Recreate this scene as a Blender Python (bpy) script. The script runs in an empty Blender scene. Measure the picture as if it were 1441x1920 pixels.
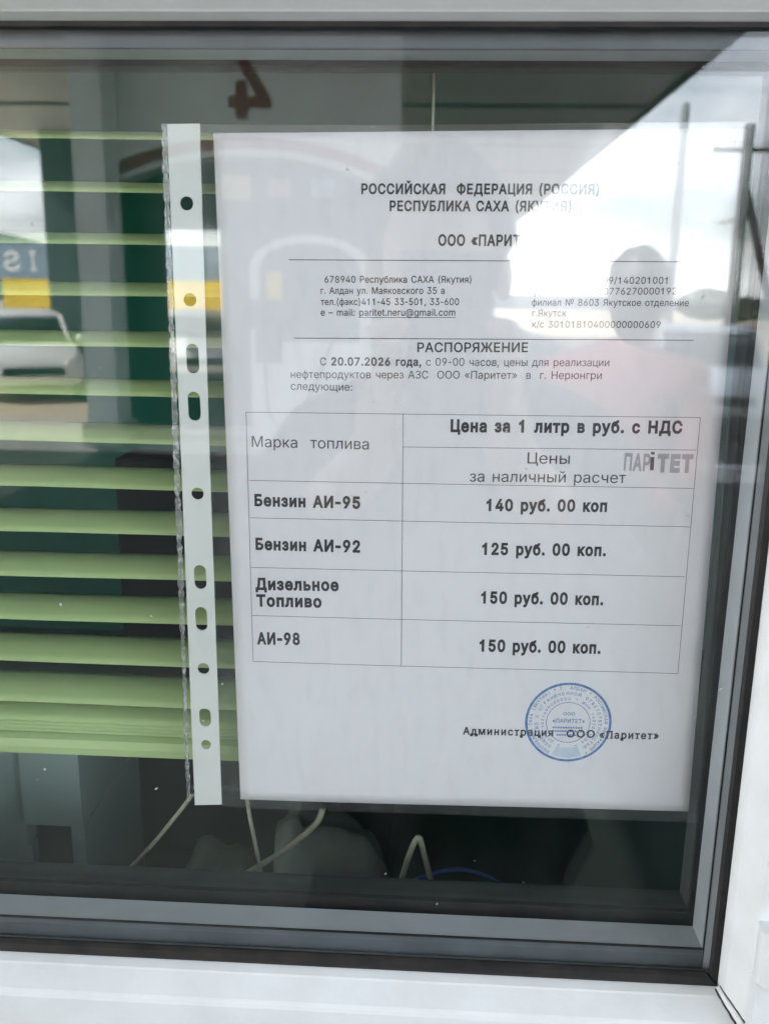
import bpy, bmesh, math, random
from mathutils import Vector, Matrix
R = math.radians
rnd = random.Random(7)
SC = bpy.context.scene
COL = SC.collection

# ------------------------------------------------------------------ camera, sky, sun, exposure
F_PX, PW, PH = 1719.83, 1441.0, 1920.0
CAM = Vector((-0.01760, -0.38918, 0.08624))
FWD = Vector((-0.04650, 0.97114, -0.23390)).normalized()
RGT = Vector((0.99857, 0.05142, 0.01460))
RGT = (RGT - FWD * RGT.dot(FWD)).normalized()
UPV = RGT.cross(FWD)
cd = bpy.data.cameras.new('camera')
cam = bpy.data.objects.new('camera', cd)
COL.objects.link(cam)
m = Matrix((RGT, UPV, -FWD)).transposed().to_4x4()
m.translation = CAM
cam.matrix_world = m
cd.sensor_fit = 'VERTICAL'
cd.sensor_height = 36.0
cd.sensor_width = 27.0
cd.lens = F_PX / PH * 36.0
cd.clip_start = 0.005
cd.clip_end = 3000
cd.dof.use_dof = True
cd.dof.focus_distance = 0.42
cd.dof.aperture_fstop = 13.5
SC.camera = cam

SUN_EL, SUN_AZ = 42.0, -62.0        # azimuth from +Y (behind the booth), towards -X
w = bpy.data.worlds.new('World')
SC.world = w
w.use_nodes = True
nt = w.node_tree
nt.nodes.clear()
wo = nt.nodes.new('ShaderNodeOutputWorld')
bg = nt.nodes.new('ShaderNodeBackground')
sky = nt.nodes.new('ShaderNodeTexSky')
sky.sky_type = 'NISHITA'
sky.sun_disc = False
sky.sun_elevation = R(SUN_EL)
sky.sun_rotation = R(SUN_AZ)
sky.dust_density = 2.0
tc = nt.nodes.new('ShaderNodeTexCoord')
mp = nt.nodes.new('ShaderNodeMapping')
mp.inputs['Scale'].default_value = (1.6, 1.6, 5.0)
mp.inputs['Location'].default_value = (0.3, 0.1, 0.25)
nz = nt.nodes.new('ShaderNodeTexNoise')
nz.inputs['Scale'].default_value = 1.8
nz.inputs['Detail'].default_value = 7
nz.inputs['Roughness'].default_value = 0.55
cr = nt.nodes.new('ShaderNodeValToRGB')
cr.color_ramp.elements[0].position = 0.40
cr.color_ramp.elements[0].color = (0.12, 0.12, 0.12, 1)
cr.color_ramp.elements[1].position = 0.58
cr.color_ramp.elements[1].color = (1, 1, 1, 1)
mx = nt.nodes.new('ShaderNodeMixRGB')
mx.inputs['Color2'].default_value = (18.5, 18.8, 19.5, 1)
nt.links.new(tc.outputs['Generated'], mp.inputs['Vector'])
nt.links.new(mp.outputs[0], nz.inputs['Vector'])
nt.links.new(nz.outputs['Fac'], cr.inputs['Fac'])
nt.links.new(cr.outputs['Color'], mx.inputs['Fac'])
nt.links.new(sky.outputs['Color'], mx.inputs['Color1'])
sx = nt.nodes.new('ShaderNodeSeparateXYZ')
nt.links.new(tc.outputs['Generated'], sx.inputs[0])
gr = nt.nodes.new('ShaderNodeValToRGB')      # cloud brightness by height above the horizon
gr.color_ramp.elements[0].position = 0.0
gr.color_ramp.elements[0].color = (14.0, 14.2, 14.6, 1)
gr.color_ramp.elements[1].position = 0.42
gr.color_ramp.elements[1].color = (8.0, 8.9, 10.6, 1)
nt.links.new(sx.outputs['Z'], gr.inputs['Fac'])
nt.links.new(gr.outputs['Color'], mx.inputs['Color2'])
nt.links.new(mx.outputs['Color'], bg.inputs['Color'])
bg.inputs['Strength'].default_value = 0.10
nt.links.new(bg.outputs[0], wo.inputs['Surface'])

sd = bpy.data.lights.new('sun', 'SUN')
sd.energy = 3.0
sd.angle = R(0.6)
sd.color = (1.0, 0.95, 0.88)
sun = bpy.data.objects.new('sun', sd)
COL.objects.link(sun)
sdir = Vector((math.sin(R(SUN_AZ)) * math.cos(R(SUN_EL)), math.cos(R(SUN_AZ)) * math.cos(R(SUN_EL)), math.sin(R(SUN_EL))))
sun.rotation_euler = sdir.to_track_quat('Z', 'Y').to_euler()
sun.location = (0, 0, 30)

SC.view_settings.view_transform = 'Standard'
SC.view_settings.look = 'None'
SC.view_settings.gamma = 1
SC.view_settings.use_curve_mapping = False
SC.view_settings.exposure = 2.66
try:
    SC.render.engine = 'CYCLES'
    SC.cycles.max_bounces = 14
    SC.cycles.transparent_max_bounces = 40
    SC.cycles.glossy_bounces = 6
    SC.cycles.diffuse_bounces = 5
    SC.cycles.sample_clamp_indirect = 8
    SC.cycles.use_denoising = True
except Exception:
    pass

GLASS_Y = -0.026          # outer face of the outer pane
GROUND = CAM.z - 1.90
STEP = GROUND + 0.30

def ray(px, py):
    return FWD * F_PX + RGT * (px - PW / 2) - UPV * (py - PH / 2)

def at(px, py, y):
    d = ray(px, py)
    return CAM + d * ((y - CAM.y) / d.y)

def rp(px, py, T):
    """a place in the forecourt, T metres of sight line away by way of the glass"""
    p = at(px, py, CAM.y + T)
    return Vector((p.x, 2 * GLASS_Y - p.y, p.z))

def ry(T):
    return 2 * GLASS_Y - (CAM.y + T)

# ------------------------------------------------------------------ materials
def mat(name, color, rough=0.5, metal=0.0, var=0.0, scale=30.0, bump=0.0, spec=0.5, var_color=None, bscale=None):
    m = bpy.data.materials.new(name)
    m.use_nodes = True
    t = m.node_tree
    b = t.nodes['Principled BSDF']
    b.inputs['Base Color'].default_value = (*color, 1)
    b.inputs['Roughness'].default_value = rough
    b.inputs['Metallic'].default_value = metal
    b.inputs['Specular IOR Level'].default_value = spec
    if var or bump:
        co = t.nodes.new('ShaderNodeTexCoord')
        n = t.nodes.new('ShaderNodeTexNoise')
        n.inputs['Scale'].default_value = scale
        n.inputs['Detail'].default_value = 6
        n.inputs['Roughness'].default_value = 0.6
        t.links.new(co.outputs['Object'], n.inputs['Vector'])
        if var:
            r = t.nodes.new('ShaderNodeValToRGB')
            vc = var_color or tuple(c * (1 - var) for c in color)
            r.color_ramp.elements[0].position = 0.3
            r.color_ramp.elements[0].color = (*vc, 1)
            r.color_ramp.elements[1].position = 0.6
            r.color_ramp.elements[1].color = (*color, 1)
            t.links.new(n.outputs['Fac'], r.inputs['Fac'])
            t.links.new(r.outputs['Color'], b.inputs['Base Color'])
        if bump:
            n2 = n
            if bscale:
                n2 = t.nodes.new('ShaderNodeTexNoise')
                n2.inputs['Scale'].default_value = bscale
                n2.inputs['Detail'].default_value = 4
                t.links.new(co.outputs['Object'], n2.inputs['Vector'])
            bp = t.nodes.new('ShaderNodeBump')
            bp.inputs['Strength'].default_value = bump
            bp.inputs['Distance'].default_value = 0.002
            t.links.new(n2.outputs['Fac'], bp.inputs['Height'])
            t.links.new(bp.outputs['Normal'], b.inputs['Normal'])
    return m

def clear_mat(name, tint, f0, rough=0.0, haze=0.0, haze_color=(0.8, 0.8, 0.8), haze_noise=0.0, bump=0.0, bscale=20.0, hscale=(60, 60, 60)):
    """thin clear sheet: Schlick reflection over straight transmission, with an optional milky share"""
    m = bpy.data.materials.new(name)
    m.use_nodes = True
    t = m.node_tree
    t.nodes.clear()
    N, L = t.nodes.new, t.links.new
    out = N('ShaderNodeOutputMaterial')
    geo = N('ShaderNodeNewGeometry')
    dot = N('ShaderNodeVectorMath'); dot.operation = 'DOT_PRODUCT'
    L(geo.outputs['Normal'], dot.inputs[0]); L(geo.outputs['Incoming'], dot.inputs[1])
    ab = N('ShaderNodeMath'); ab.operation = 'ABSOLUTE'; L(dot.outputs['Value'], ab.inputs[0])
    om = N('ShaderNodeMath'); om.operation = 'SUBTRACT'; om.inputs[0].default_value = 1.0; L(ab.outputs[0], om.inputs[1])
    pw = N('ShaderNodeMath'); pw.operation = 'POWER'; pw.inputs[1].default_value = 5.0; L(om.outputs[0], pw.inputs[0])
    ma = N('ShaderNodeMath'); ma.operation = 'MULTIPLY_ADD'
    ma.inputs[1].default_value = 1 - f0; ma.inputs[2].default_value = f0
    L(pw.outputs[0], ma.inputs[0])
    tr = N('ShaderNodeBsdfTransparent'); tr.inputs['Color'].default_value = (*tint, 1)
    gl = N('ShaderNodeBsdfGlossy'); gl.inputs['Roughness'].default_value = rough
    gl.inputs['Color'].default_value = (1, 1, 1, 1)
    base = tr.outputs[0]
    co = N('ShaderNodeTexCoord')
    if haze or haze_noise:
        df = N('ShaderNodeBsdfDiffuse'); df.inputs['Color'].default_value = (*haze_color, 1)
        tl = N('ShaderNodeBsdfTranslucent'); tl.inputs['Color'].default_value = (*haze_color, 1)
        dm = N('ShaderNodeMixShader'); dm.inputs[0].default_value = 0.3
        L(df.outputs[0], dm.inputs[1]); L(tl.outputs[0], dm.inputs[2])
        hm = N('ShaderNodeMixShader'); hm.inputs[0].default_value = haze
        if haze_noise:
            mpn = N('ShaderNodeMapping'); mpn.inputs['Scale'].default_value = hscale
            L(co.outputs['Object'], mpn.inputs['Vector'])
            no = N('ShaderNodeTexNoise'); no.inputs['Scale'].default_value = 1.0; no.inputs['Detail'].default_value = 5
            L(mpn.outputs[0], no.inputs['Vector'])
            mr = N('ShaderNodeMapRange')
            mr.inputs['From Min'].default_value = 0.5; mr.inputs['From Max'].default_value = 0.78
            mr.inputs['To Min'].default_value = haze; mr.inputs['To Max'].default_value = haze + haze_noise
            L(no.outputs['Fac'], mr.inputs['Value']); L(mr.outputs[0], hm.inputs[0])
        L(tr.outputs[0], hm.inputs[1]); L(dm.outputs[0], hm.inputs[2])
        base = hm.outputs[0]
    if bump:
        nb = N('ShaderNodeTexNoise'); nb.inputs['Scale'].default_value = bscale; nb.inputs['Detail'].default_value = 2
        L(co.outputs['Object'], nb.inputs['Vector'])
        bp = N('ShaderNodeBump'); bp.inputs['Strength'].default_value = bump; bp.inputs['Distance'].default_value = 0.001
        L(nb.outputs['Fac'], bp.inputs['Height']); L(bp.outputs['Normal'], gl.inputs['Normal'])
    fm = N('ShaderNodeMixShader')
    L(ma.outputs[0], fm.inputs[0]); L(base, fm.inputs[1]); L(gl.outputs[0], fm.inputs[2])
    L(fm.outputs[0], out.inputs['Surface'])
    return m

M = {}
M['pvc'] = mat('white_pvc', (0.75, 0.765, 0.755), 0.35, var=0.05, scale=24, bump=0.05, bscale=220, var_color=(0.675, 0.68, 0.66))
M['rubber'] = mat('black_rubber', (0.010, 0.010, 0.010), 0.5, var=0.5, scale=90, bump=0.3, var_color=(0.026, 0.022, 0.019), spec=.35)
M['spacer'] = mat('aluminium_spacer', (0.44, 0.47, 0.49), 0.5, metal=0.2, var=0.12, scale=40)
M['sealant'] = mat('grey_sealant', (0.105, 0.122, 0.132), 0.5, var=0.3, scale=25)
M['inner_bead'] = mat('dark_inner_bead', (0.06, 0.07, 0.065), 0.5, var=0.3, scale=60)
M['glass'] = clear_mat('window_glass', (0.988, 0.993, 0.990), 0.030)
M['glass_out'] = clear_mat('dusty_window_glass', (0.988, 0.993, 0.990), 0.030, haze=0.0, haze_noise=0.012, hscale=(30, 30, 9))
M['paper'] = mat('white_paper', (0.80, 0.785, 0.81), 0.75, var=0.03, scale=9, bump=0.02, bscale=14)
M['ink'] = mat('black_print', (0.025, 0.026, 0.03), 0.7)
M['ink_thin'] = mat('grey_print', (0.10, 0.10, 0.105), 0.7)
M['ink_logo'] = mat('pale_grey_print', (0.40, 0.39, 0.39), 0.7)
M['ink_blue'] = mat('blue_stamp_ink', (0.05, 0.17, 0.40), 0.7, var=0.9, scale=420, var_color=(0.22, 0.36, 0.58))
M['ink_pale'] = mat('pale_blue_stamp_ink', (0.50, 0.62, 0.74), 0.7, var=0.3, scale=160, var_color=(0.66, 0.72, 0.78))
M['film'] = clear_mat('clear_film', (0.97, 0.97, 0.97), 0.035, rough=0.07, haze=0.03, haze_noise=0.05, bump=0.7, bscale=17, hscale=(170, 60, 60))
M['weld'] = clear_mat('crimped_film_edge', (0.9, 0.9, 0.9), 0.05, rough=0.15, haze=0.18, haze_noise=0.65, bump=0.8, bscale=260, hscale=(420, 420, 260))
M['strip'] = mat('white_plastic_strip', (0.70, 0.72, 0.69), 0.35, var=0.06, scale=30, bump=0.04)
M['blind'] = mat('pale_green_slat', (0.46, 0.60, 0.28), 0.34, var=0.12, scale=5, var_color=(0.40, 0.54, 0.24))
M['cord'] = mat('blind_cord', (0.40, 0.43, 0.36), 0.8)

# ------------------------------------------------------------------ mesh helpers
def link(name, me, parent=None, material=None, smooth=False):
    o = bpy.data.objects.new(name, me)
    COL.objects.link(o)
    if material:
        me.materials.clear()
        me.materials.append(material)
    if smooth:
        for p in me.polygons:
            p.use_smooth = True
    if parent:
        o.parent = parent
        o.matrix_parent_inverse = Matrix.Translation(-parent.location)
    return o

def thing(name, label, cat, loc=(0, 0, 0), group=None):
    o = bpy.data.objects.new(name, None)
    o.empty_display_size = 0.05
    COL.objects.link(o)
    o.location = loc
    o['label'] = label
    o['category'] = cat
    if group:
        o['group'] = group
    return o

def tag(o, label, cat, group=None):
    o['label'] = label
    o['category'] = cat
    if group:
        o['group'] = group
    return o

def structure(o, kind='structure'):
    o['kind'] = kind
    return o

class MB:
    def __init__(s):
        s.bm = bmesh.new()
    def box(s, lo, hi, rz=0.0, c=None):
        x0, y0, z0 = lo; x1, y1, z1 = hi
        vs = [Vector(p) for p in ((x0, y0, z0), (x1, y0, z0), (x1, y1, z0), (x0, y1, z0), (x0, y0, z1), (x1, y0, z1), (x1, y1, z1), (x0, y1, z1))]
        if rz:
            c = Vector(c) if c else (Vector(lo) + Vector(hi)) / 2
            rm = Matrix.Rotation(rz, 3, 'Z')
            vs = [rm @ (v - c) + c for v in vs]
        v = [s.bm.verts.new(p) for p in vs]
        for f in ((0, 3, 2, 1), (4, 5, 6, 7), (0, 1, 5, 4), (1, 2, 6, 5), (2, 3, 7, 6), (3, 0, 4, 7)):
            s.bm.faces.new([v[i] for i in f])
        return s
    def tube(s, pts, r, n=8, r2=None):
        pts = [Vector(p) for p in pts]
        rings = []
        for i, p in enumerate(pts):
            a = pts[max(0, i - 1)]; b = pts[min(len(pts) - 1, i + 1)]
            d = (b - a).normalized()
            u = d.orthogonal().normalized() if i == 0 else (uu - d * uu.dot(d)).normalized()
            uu = u
            v = d.cross(u)
            rr = r if r2 is None else r + (r2 - r) * i / (len(pts) - 1)
            rings.append([s.bm.verts.new(p + (u * math.cos(2 * math.pi * k / n) + v * math.sin(2 * math.pi * k / n)) * rr) for k in range(n)])
        for a, b in zip(rings, rings[1:]):
            for k in range(n):
                s.bm.faces.new((a[k], a[(k + 1) % n], b[(k + 1) % n], b[k]))
        s.bm.faces.new(rings[0][::-1]); s.bm.faces.new(rings[-1])
        return s
    def loft(s, rings, caps=True, closed=True):
        vr = [[s.bm.verts.new(p) for p in r] for r in rings]
        n = len(vr[0])
        for a, b in zip(vr, vr[1:]):
            for k in range(n if closed else n - 1):
                s.bm.faces.new((a[k], a[(k + 1) % n], b[(k + 1) % n], b[k]))
        if caps:
            s.bm.faces.new(vr[0][::-1]); s.bm.faces.new(vr[-1])
        return s
    def cyl(s, c, axis, r, h, n=24, r2=None):
        c = Vector(c); ax = Vector(axis).normalized()
        return s.tube([c - ax * h / 2, c + ax * h / 2], r, n, r2)
    def ico(s, c, r, sub=2, sc=(1, 1, 1)):
        g = bmesh.ops.create_icosphere(s.bm, subdivisions=sub, radius=r)
        for v in g['verts']:
            v.co = Vector((v.co.x * sc[0], v.co.y * sc[1], v.co.z * sc[2])) + Vector(c)
        return s
    def bevel(s, w, seg=2, ang=40):
        es = [e for e in s.bm.edges if len(e.link_faces) == 2 and e.calc_face_angle(0) > R(ang)]
        bmesh.ops.bevel(s.bm, geom=es, offset=w, segments=seg, affect='EDGES', profile=0.5)
        return s
    def build(s, name, material, parent=None, smooth=False):
        bmesh.ops.recalc_face_normals(s.bm, faces=s.bm.faces)
        me = bpy.data.meshes.new(name)
        s.bm.to_mesh(me); s.bm.free()
        o = link(name, me, parent, material, smooth)
        return o

def curve_mesh(outer, holes, half):
    """flat outline with holes turned into a solid plate; returns verts (x, y, depth) and faces"""
    cu = bpy.data.curves.new('outline', 'CURVE')
    cu.dimensions = '2D'
    cu.fill_mode = 'BOTH'
    cu.extrude = half
    for loop in [outer] + holes:
        sp = cu.splines.new('POLY')
        sp.points.add(len(loop) - 1)
        for p, q in zip(sp.points, loop):
            p.co = (q[0], q[1], 0, 1)
        sp.use_cyclic_u = True
    o = bpy.data.objects.new('outline', cu)
    COL.objects.link(o)
    bpy.context.view_layer.update()
    me = bpy.data.meshes.new_from_object(o.evaluated_get(bpy.context.evaluated_depsgraph_get()))
    vs = [v.co.copy() for v in me.vertices]
    fs = [tuple(p.vertices) for p in me.polygons]
    bpy.data.objects.remove(o); bpy.data.curves.remove(cu); bpy.data.meshes.remove(me)
    return vs, fs

def plate(name, outer, holes, y0, y1, material, parent=None):
    """solid plate standing in the x-z plane between y0 and y1"""
    vs, fs = curve_mesh(outer, holes, abs(y1 - y0) / 2)
    ym = (y0 + y1) / 2
    me = bpy.data.meshes.new(name)
    me.from_pydata([(v.x, ym + v.z, v.y) for v in vs], [], fs)
    bm = bmesh.new(); bm.from_mesh(me)
    bmesh.ops.remove_doubles(bm, verts=bm.verts, dist=1e-7)
    bmesh.ops.recalc_face_normals(bm, faces=bm.faces)
    bm.to_mesh(me); bm.free()
    return link(name, me, parent, material)

import os
from mathutils.geometry import delaunay_2d_cdt, interpolate_bezier
try:                                   # the sans face that ships inside Blender; else its built-in default
    FONT = bpy.data.fonts.load(os.path.join(bpy.utils.system_resource('DATAFILES', path='fonts'), 'Inter.woff2'))
except Exception:
    FONT = None
_oc = {}
def outlines(text):
    """closed contours of a run of text, in em units"""
    if text in _oc:
        return _oc[text]
    if text == '1':
        ch = max(p.y for q in outlines('Н') for p in q)
        _oc[text] = [[Vector(q) for q in ((.19, 0), (.265, 0), (.265, ch), (.215, ch), (.165, ch * .86), (.07, ch * .77), (.07, ch * .66), (.13, ch * .70), (.19, ch * .76))]]
        return _oc[text]
    cu = bpy.data.curves.new('run', 'FONT')
    cu.body = text
    cu.size = 1.0
    if FONT:
        cu.font = FONT
    o = bpy.data.objects.new('run', cu)
    COL.objects.link(o)
    bpy.context.view_layer.update()
    c = o.to_curve(bpy.context.evaluated_depsgraph_get())
    loops = []
    for sp in c.splines:
        bp = sp.bezier_points
        n = len(bp); pts = []
        for i in range(n):
            p0, p1 = bp[i], bp[(i + 1) % n]
            straight = (p0.handle_right - p0.co).length < 1e-4 and (p1.handle_left - p1.co).length < 1e-4
            d = p1.co - p0.co
            if not straight and d.length > 1e-6:
                k1 = d.cross(p0.handle_right - p0.co).length / d.length
                k2 = d.cross(p1.handle_left - p1.co).length / d.length
                straight = k1 < 1e-3 and k2 < 1e-3
            seg = [p0.co] if straight else interpolate_bezier(p0.co, p0.handle_right, p1.handle_left, p1.co, 6)[:-1]
            for q in seg:
                if not pts or (Vector((q[0], q[1])) - pts[-1]).length > 1e-5:
                    pts.append(Vector((q[0], q[1])))
        if len(pts) > 2 and (pts[0] - pts[-1]).length < 1e-5:
            pts.pop()
        if len(pts) > 2:
            loops.append(pts)
    o.to_curve_clear()
    bpy.data.objects.remove(o); bpy.data.curves.remove(cu)
    _oc[text] = loops
    return loops
def area(l):
    return sum(l[i].x * l[(i + 1) % len(l)].y - l[(i + 1) % len(l)].x * l[i].y for i in range(len(l))) / 2
def winding(p, l):
    k = 0
    for i in range(len(l)):
        a, b_ = l[i], l[(i + 1) % len(l)]
        if (a.y > p.y) != (b_.y > p.y) and p.x < (b_.x - a.x) * (p.y - a.y) / (b_.y - a.y) + a.x:
            k += 1 if b_.y > a.y else -1
    return k
def fatten(l, d, sgn):
    out = []
    n = len(l)
    for i in range(n):
        e0 = (l[i] - l[i - 1]).normalized(); e1 = (l[(i + 1) % n] - l[i]).normalized()
        n0 = Vector((e0.y, -e0.x)) * sgn; n1 = Vector((e1.y, -e1.x)) * sgn
        b_ = n0 + n1
        k = b_.length_squared
        out.append(l[i] + (b_ * (2 * d / k) if k > .5 else n0 * d))
    return out
def xw(text):
    l = outlines(text)
    return max(p.x for q in l for p in q) - min(p.x for q in l for p in q)
_adv, _tc = {}, {}
def advance(ch):
    if ch not in _adv:
        if ch == ' ':
            _adv[ch] = .27
        else:
            _adv[ch] = xw('H' + ch + 'H') - xw('HH') if ch != '1' else 0.5
            if ch == '1':
                _adv[ch] = _adv['0'] if '0' in _adv else advance('0')
            if ch == '-':
                _adv[ch] = xw('-') + .10
    return _adv[ch]
def glyphs(text, bold=0.0):
    """flat filled letters of a run of text in em units"""
    key = (text, bold)
    if key in _tc:
        return _tc[key]
    vs, fs, xo = [], [], 0.0
    for ch in text:
        adv = advance(ch) + bold * 1.6
        if ch != ' ':
            loops = outlines(ch)
            lx = min(p.x for q in loops for p in q); rx = max(p.x for q in loops for p in q)
            sgn = math.copysign(1, area(max(loops, key=lambda l: abs(area(l)))))
            shift = xo + (adv - (rx - lx)) / 2 - lx if ch == '-' else xo + bold * .8
            polys = [fatten(q, bold, sgn) if bold else q for q in loops]
            pv, pe = [], []
            for pl in polys:
                n = len(pv)
                pv += [Vector((q.x, q.y)) for q in pl]
                pe += [(n + i, n + (i + 1) % len(pl)) for i in range(len(pl))]
            ov, _, of = delaunay_2d_cdt(pv, pe, [], 0, 1e-5)[:3]
            n = len(vs)
            vs += [Vector((q.x + shift, q.y, 0)) for q in ov]
            for t_ in of:
                c_ = sum((ov[i] for i in t_), Vector((0, 0))) / len(t_)
                if sum(winding(c_, pl) for pl in polys):
                    fs.append(tuple(i + n for i in t_))
        xo += adv
    _tc[key] = (vs, fs)
    return vs, fs

def bbox(vs):
    return min(v.x for v in vs), max(v.x for v in vs), min(v.y for v in vs), max(v.y for v in vs)

CAPH = bbox(glyphs('Н')[0])[3]

# ================================================================== THE WINDOW
XL, XR, ZB, ZT = -0.46, 0.1180, -0.2155, 0.1801      # daylight opening of the sash (where white plastic starts)
window = thing('window', 'white plastic sash window with black rubber gasket and double glazing', 'window', (0, -0.03, -0.30))

def swept(profile, name, material, parent, rails='TBLR', smooth=False):
    """mitred rails: profile = list of (offset outwards from opening, y)"""
    corners = {'T': ((XL, ZT, -1, 1), (XR, ZT, 1, 1)), 'B': ((XL, ZB, -1, -1), (XR, ZB, 1, -1)),
               'L': ((XL, ZB, -1, -1), (XL, ZT, -1, 1)), 'R': ((XR, ZB, 1, -1), (XR, ZT, 1, 1))}
    res = []
    for k in rails:
        b = MB()
        rings = []
        for (cx, cz, sx, sz) in corners[k]:
            rings.append([(cx + sx * o, y, cz + sz * o) for o, y in profile])
        b.loft(rings)
        res.append(b.build(name, material, parent, smooth))
    return res

# sash: bead slope beside the gasket, a rounded lip, then the broad flat face
sash_prof = [(0.0, -0.0255), (0.0003, -0.0275), (0.0020, -0.0340), (0.0026, -0.0348), (0.0076, -0.0442), (0.0088, -0.0455),
             (0.0105, -0.0460), (0.062, -0.0460), (0.0640, -0.0450), (0.0645, -0.0430), (0.0645, 0.020), (0.0, 0.020)]
swept(sash_prof, 'sash_rail', M['pvc'], window)
gask_prof = [(-0.0030, -0.0262), (-0.0032, -0.0275), (-0.0022, -0.0288), (0.0006, -0.0290), (0.0006, -0.0262)]
gask_prof_t = [(-0.0018, -0.0262), (-0.0019, -0.0270), (-0.0012, -0.0280), (0.0006, -0.0282), (0.0006, -0.0262)]
gask_prof_b = [(-0.0044, -0.0262), (-0.0047, -0.0278), (-0.0036, -0.0294), (-0.0010, -0.0300), (0.0006, -0.0298), (0.0006, -0.0262)]
swept(gask_prof, 'rubber_gasket', M['rubber'], window, 'LR')
swept(gask_prof_t, 'rubber_gasket', M['rubber'], window, 'T')
swept(gask_prof_b, 'rubber_gasket', M['rubber'], window, 'B')
# the sealed glazing unit
for nm, y0, y1 in (('outer_pane', GLASS_Y, -0.0222), ('inner_pane', -0.0060, -0.0022)):
    MB().box((XL - 0.008, y0, ZB - 0.008), (XR + 0.008, y1, ZT + 0.008)).build(nm, M['glass_out' if nm == 'outer_pane' else 'glass'], window)
def ring(name, x0, x1, z0, z1, x0o, x1o, z0o, z1o, y0, y1, material):
    return plate(name, [(x0o, z0o), (x1o, z0o), (x1o, z1o), (x0o, z1o)], [[(x0, z0), (x0, z1), (x1, z1), (x1, z0)]], y0, y1, material, window)
SX0, SX1, SZ0, SZ1 = XL + 0.006, 0.1125, -0.2030, 0.1725
ring('spacer_bar', SX0, SX1, SZ0, SZ1, SX0 - 0.0065, SX1 + 0.0065, SZ0 - 0.0105, SZ1 + 0.0075, -0.0215, -0.0066, M['spacer'])
SO = (SX0 - 0.0066, SX1 + 0.0066, SZ0 - 0.0106, SZ1 + 0.0076)
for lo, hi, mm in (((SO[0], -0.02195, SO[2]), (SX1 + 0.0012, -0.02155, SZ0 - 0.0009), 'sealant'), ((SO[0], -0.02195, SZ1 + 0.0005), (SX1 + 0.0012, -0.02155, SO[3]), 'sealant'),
                   ((SX1 + 0.00125, -0.02195, SO[2]), (SO[1], -0.02155, SO[3]), 'spacer'), ((SO[0], -0.02195, SZ0 - 0.0008), (SX0 - 0.0005, -0.02155, SZ1 + 0.0004), 'sealant')):  # right seal in the paler spacer colour: its stronger light is painted in
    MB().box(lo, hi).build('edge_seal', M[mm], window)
ring('butyl_line', SX0 - 0.0002, SX1 + 0.0005, SZ0 + 0.0002, SZ1 + 0.0001, SX0 - 0.0004, SX1 + 0.0011, SZ0 - 0.0008, SZ1 + 0.0004, -0.0220, -0.0215, M['rubber'])
ring('inner_gasket', SX0 + 0.001, SX1 - 0.0006, SZ0 + 0.0035, SZ1 - 0.001, SX0 - 0.0065, SX1 + 0.0065, SZ0 - 0.0105, SZ1 + 0.0075, -0.0018, 0.0012, M['rubber'])
ring('inner_bead', SX0 + 0.0005, SX1 + 0.0005, SZ0 + 0.0005, SZ1 + 0.001, SX0 - 0.03, SX1 + 0.0055, SZ0 - 0.012, SZ1 + 0.009, 0.0016, 0.019, M['inner_bead'])

# specks of dust and dried drops on the outside of the glass
dr = random.Random(21)
vs, fs = [], []
for k in range(46):
    cx_, cz_ = dr.uniform(-0.20, 0.108), dr.uniform(-0.19, 0.165)
    rr = dr.choice((.00022, .00028, .00035, .0006)) * dr.uniform(.6, 1.1); st_ = dr.uniform(.7, 2.2); a0 = dr.uniform(0, 3)
    n = len(vs)
    for j in range(7):
        a = 2 * math.pi * j / 7
        x_, z_ = rr * math.cos(a) * dr.uniform(.7, 1.2), rr * st_ * math.sin(a) * dr.uniform(.7, 1.2)
        vs.append((cx_ + x_ * math.cos(a0) - z_ * math.sin(a0), GLASS_Y - 0.0001, cz_ + x_ * math.sin(a0) + z_ * math.cos(a0)))
    fs.append(tuple(range(n, n + 7)))
me = bpy.data.meshes.new('dust'); me.from_pydata(vs, [], fs)
structure_dust = link('dust', me, window, mat('pale_dust', (0.42, 0.43, 0.42), 0.9))
structure_dust['kind'] = 'stuff'

# bulge of weld sealant where the two bottom rails meet
def sash_y(o):
    for (o0, y0), (o1, y1) in zip(sash_prof[1:8], sash_prof[2:9]):
        if o0 <= o <= o1:
            return y0 + (y1 - y0) * (o - o0) / (o1 - o0)
    return sash_prof[1][1]
b = MB()
rings, seam_a, seam_b = [], [], []
for i in range(34):
    t = i / 33
    o = 0.0002 + 0.0255 * t
    k = min(1, max(0, (o - 0.0055) / 0.0055)); k = k * k * (3 - 2 * k)
    rr = (0.0004 + 0.0017 * math.sin(math.pi * min(1, 0.10 + t * 0.84)) ** .6 + 0.00012 * math.sin(i * 2.3)) * .72
    p = Vector((XR + o + 0.0002 * math.sin(t * 8), sash_y(o + .0001) - 0.0024 * (1 - k) - 0.0003, ZB - o))
    rings.append([p + Vector((math.cos(a) * rr * .8, math.sin(a) * rr * .9, math.cos(a) * rr * .8)) for a in [2 * math.pi * q / 10 for q in range(10)]])
    e = rr * .95 + .0001
    j_ = .0003 * abs(math.sin(i * 1.7)) * (t > .35)
    seam_a.append(Vector((XR + o - e - j_, sash_y(min(o + e, .06)) - .0002, ZB - o - e - j_)))
    seam_b.append(Vector((XR + o + e, sash_y(min(o + e, .06)) - .0001, ZB - o + e)))
b.loft(rings).build('corner_bead', M['pvc'], window, True)
MB().tube(seam_a, 0.00045, 6, .0006).build('corner_seam', M['rubber'], window)
MB().tube(seam_b, 0.00028, 6).build('corner_seam', M['rubber'], window)

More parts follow.
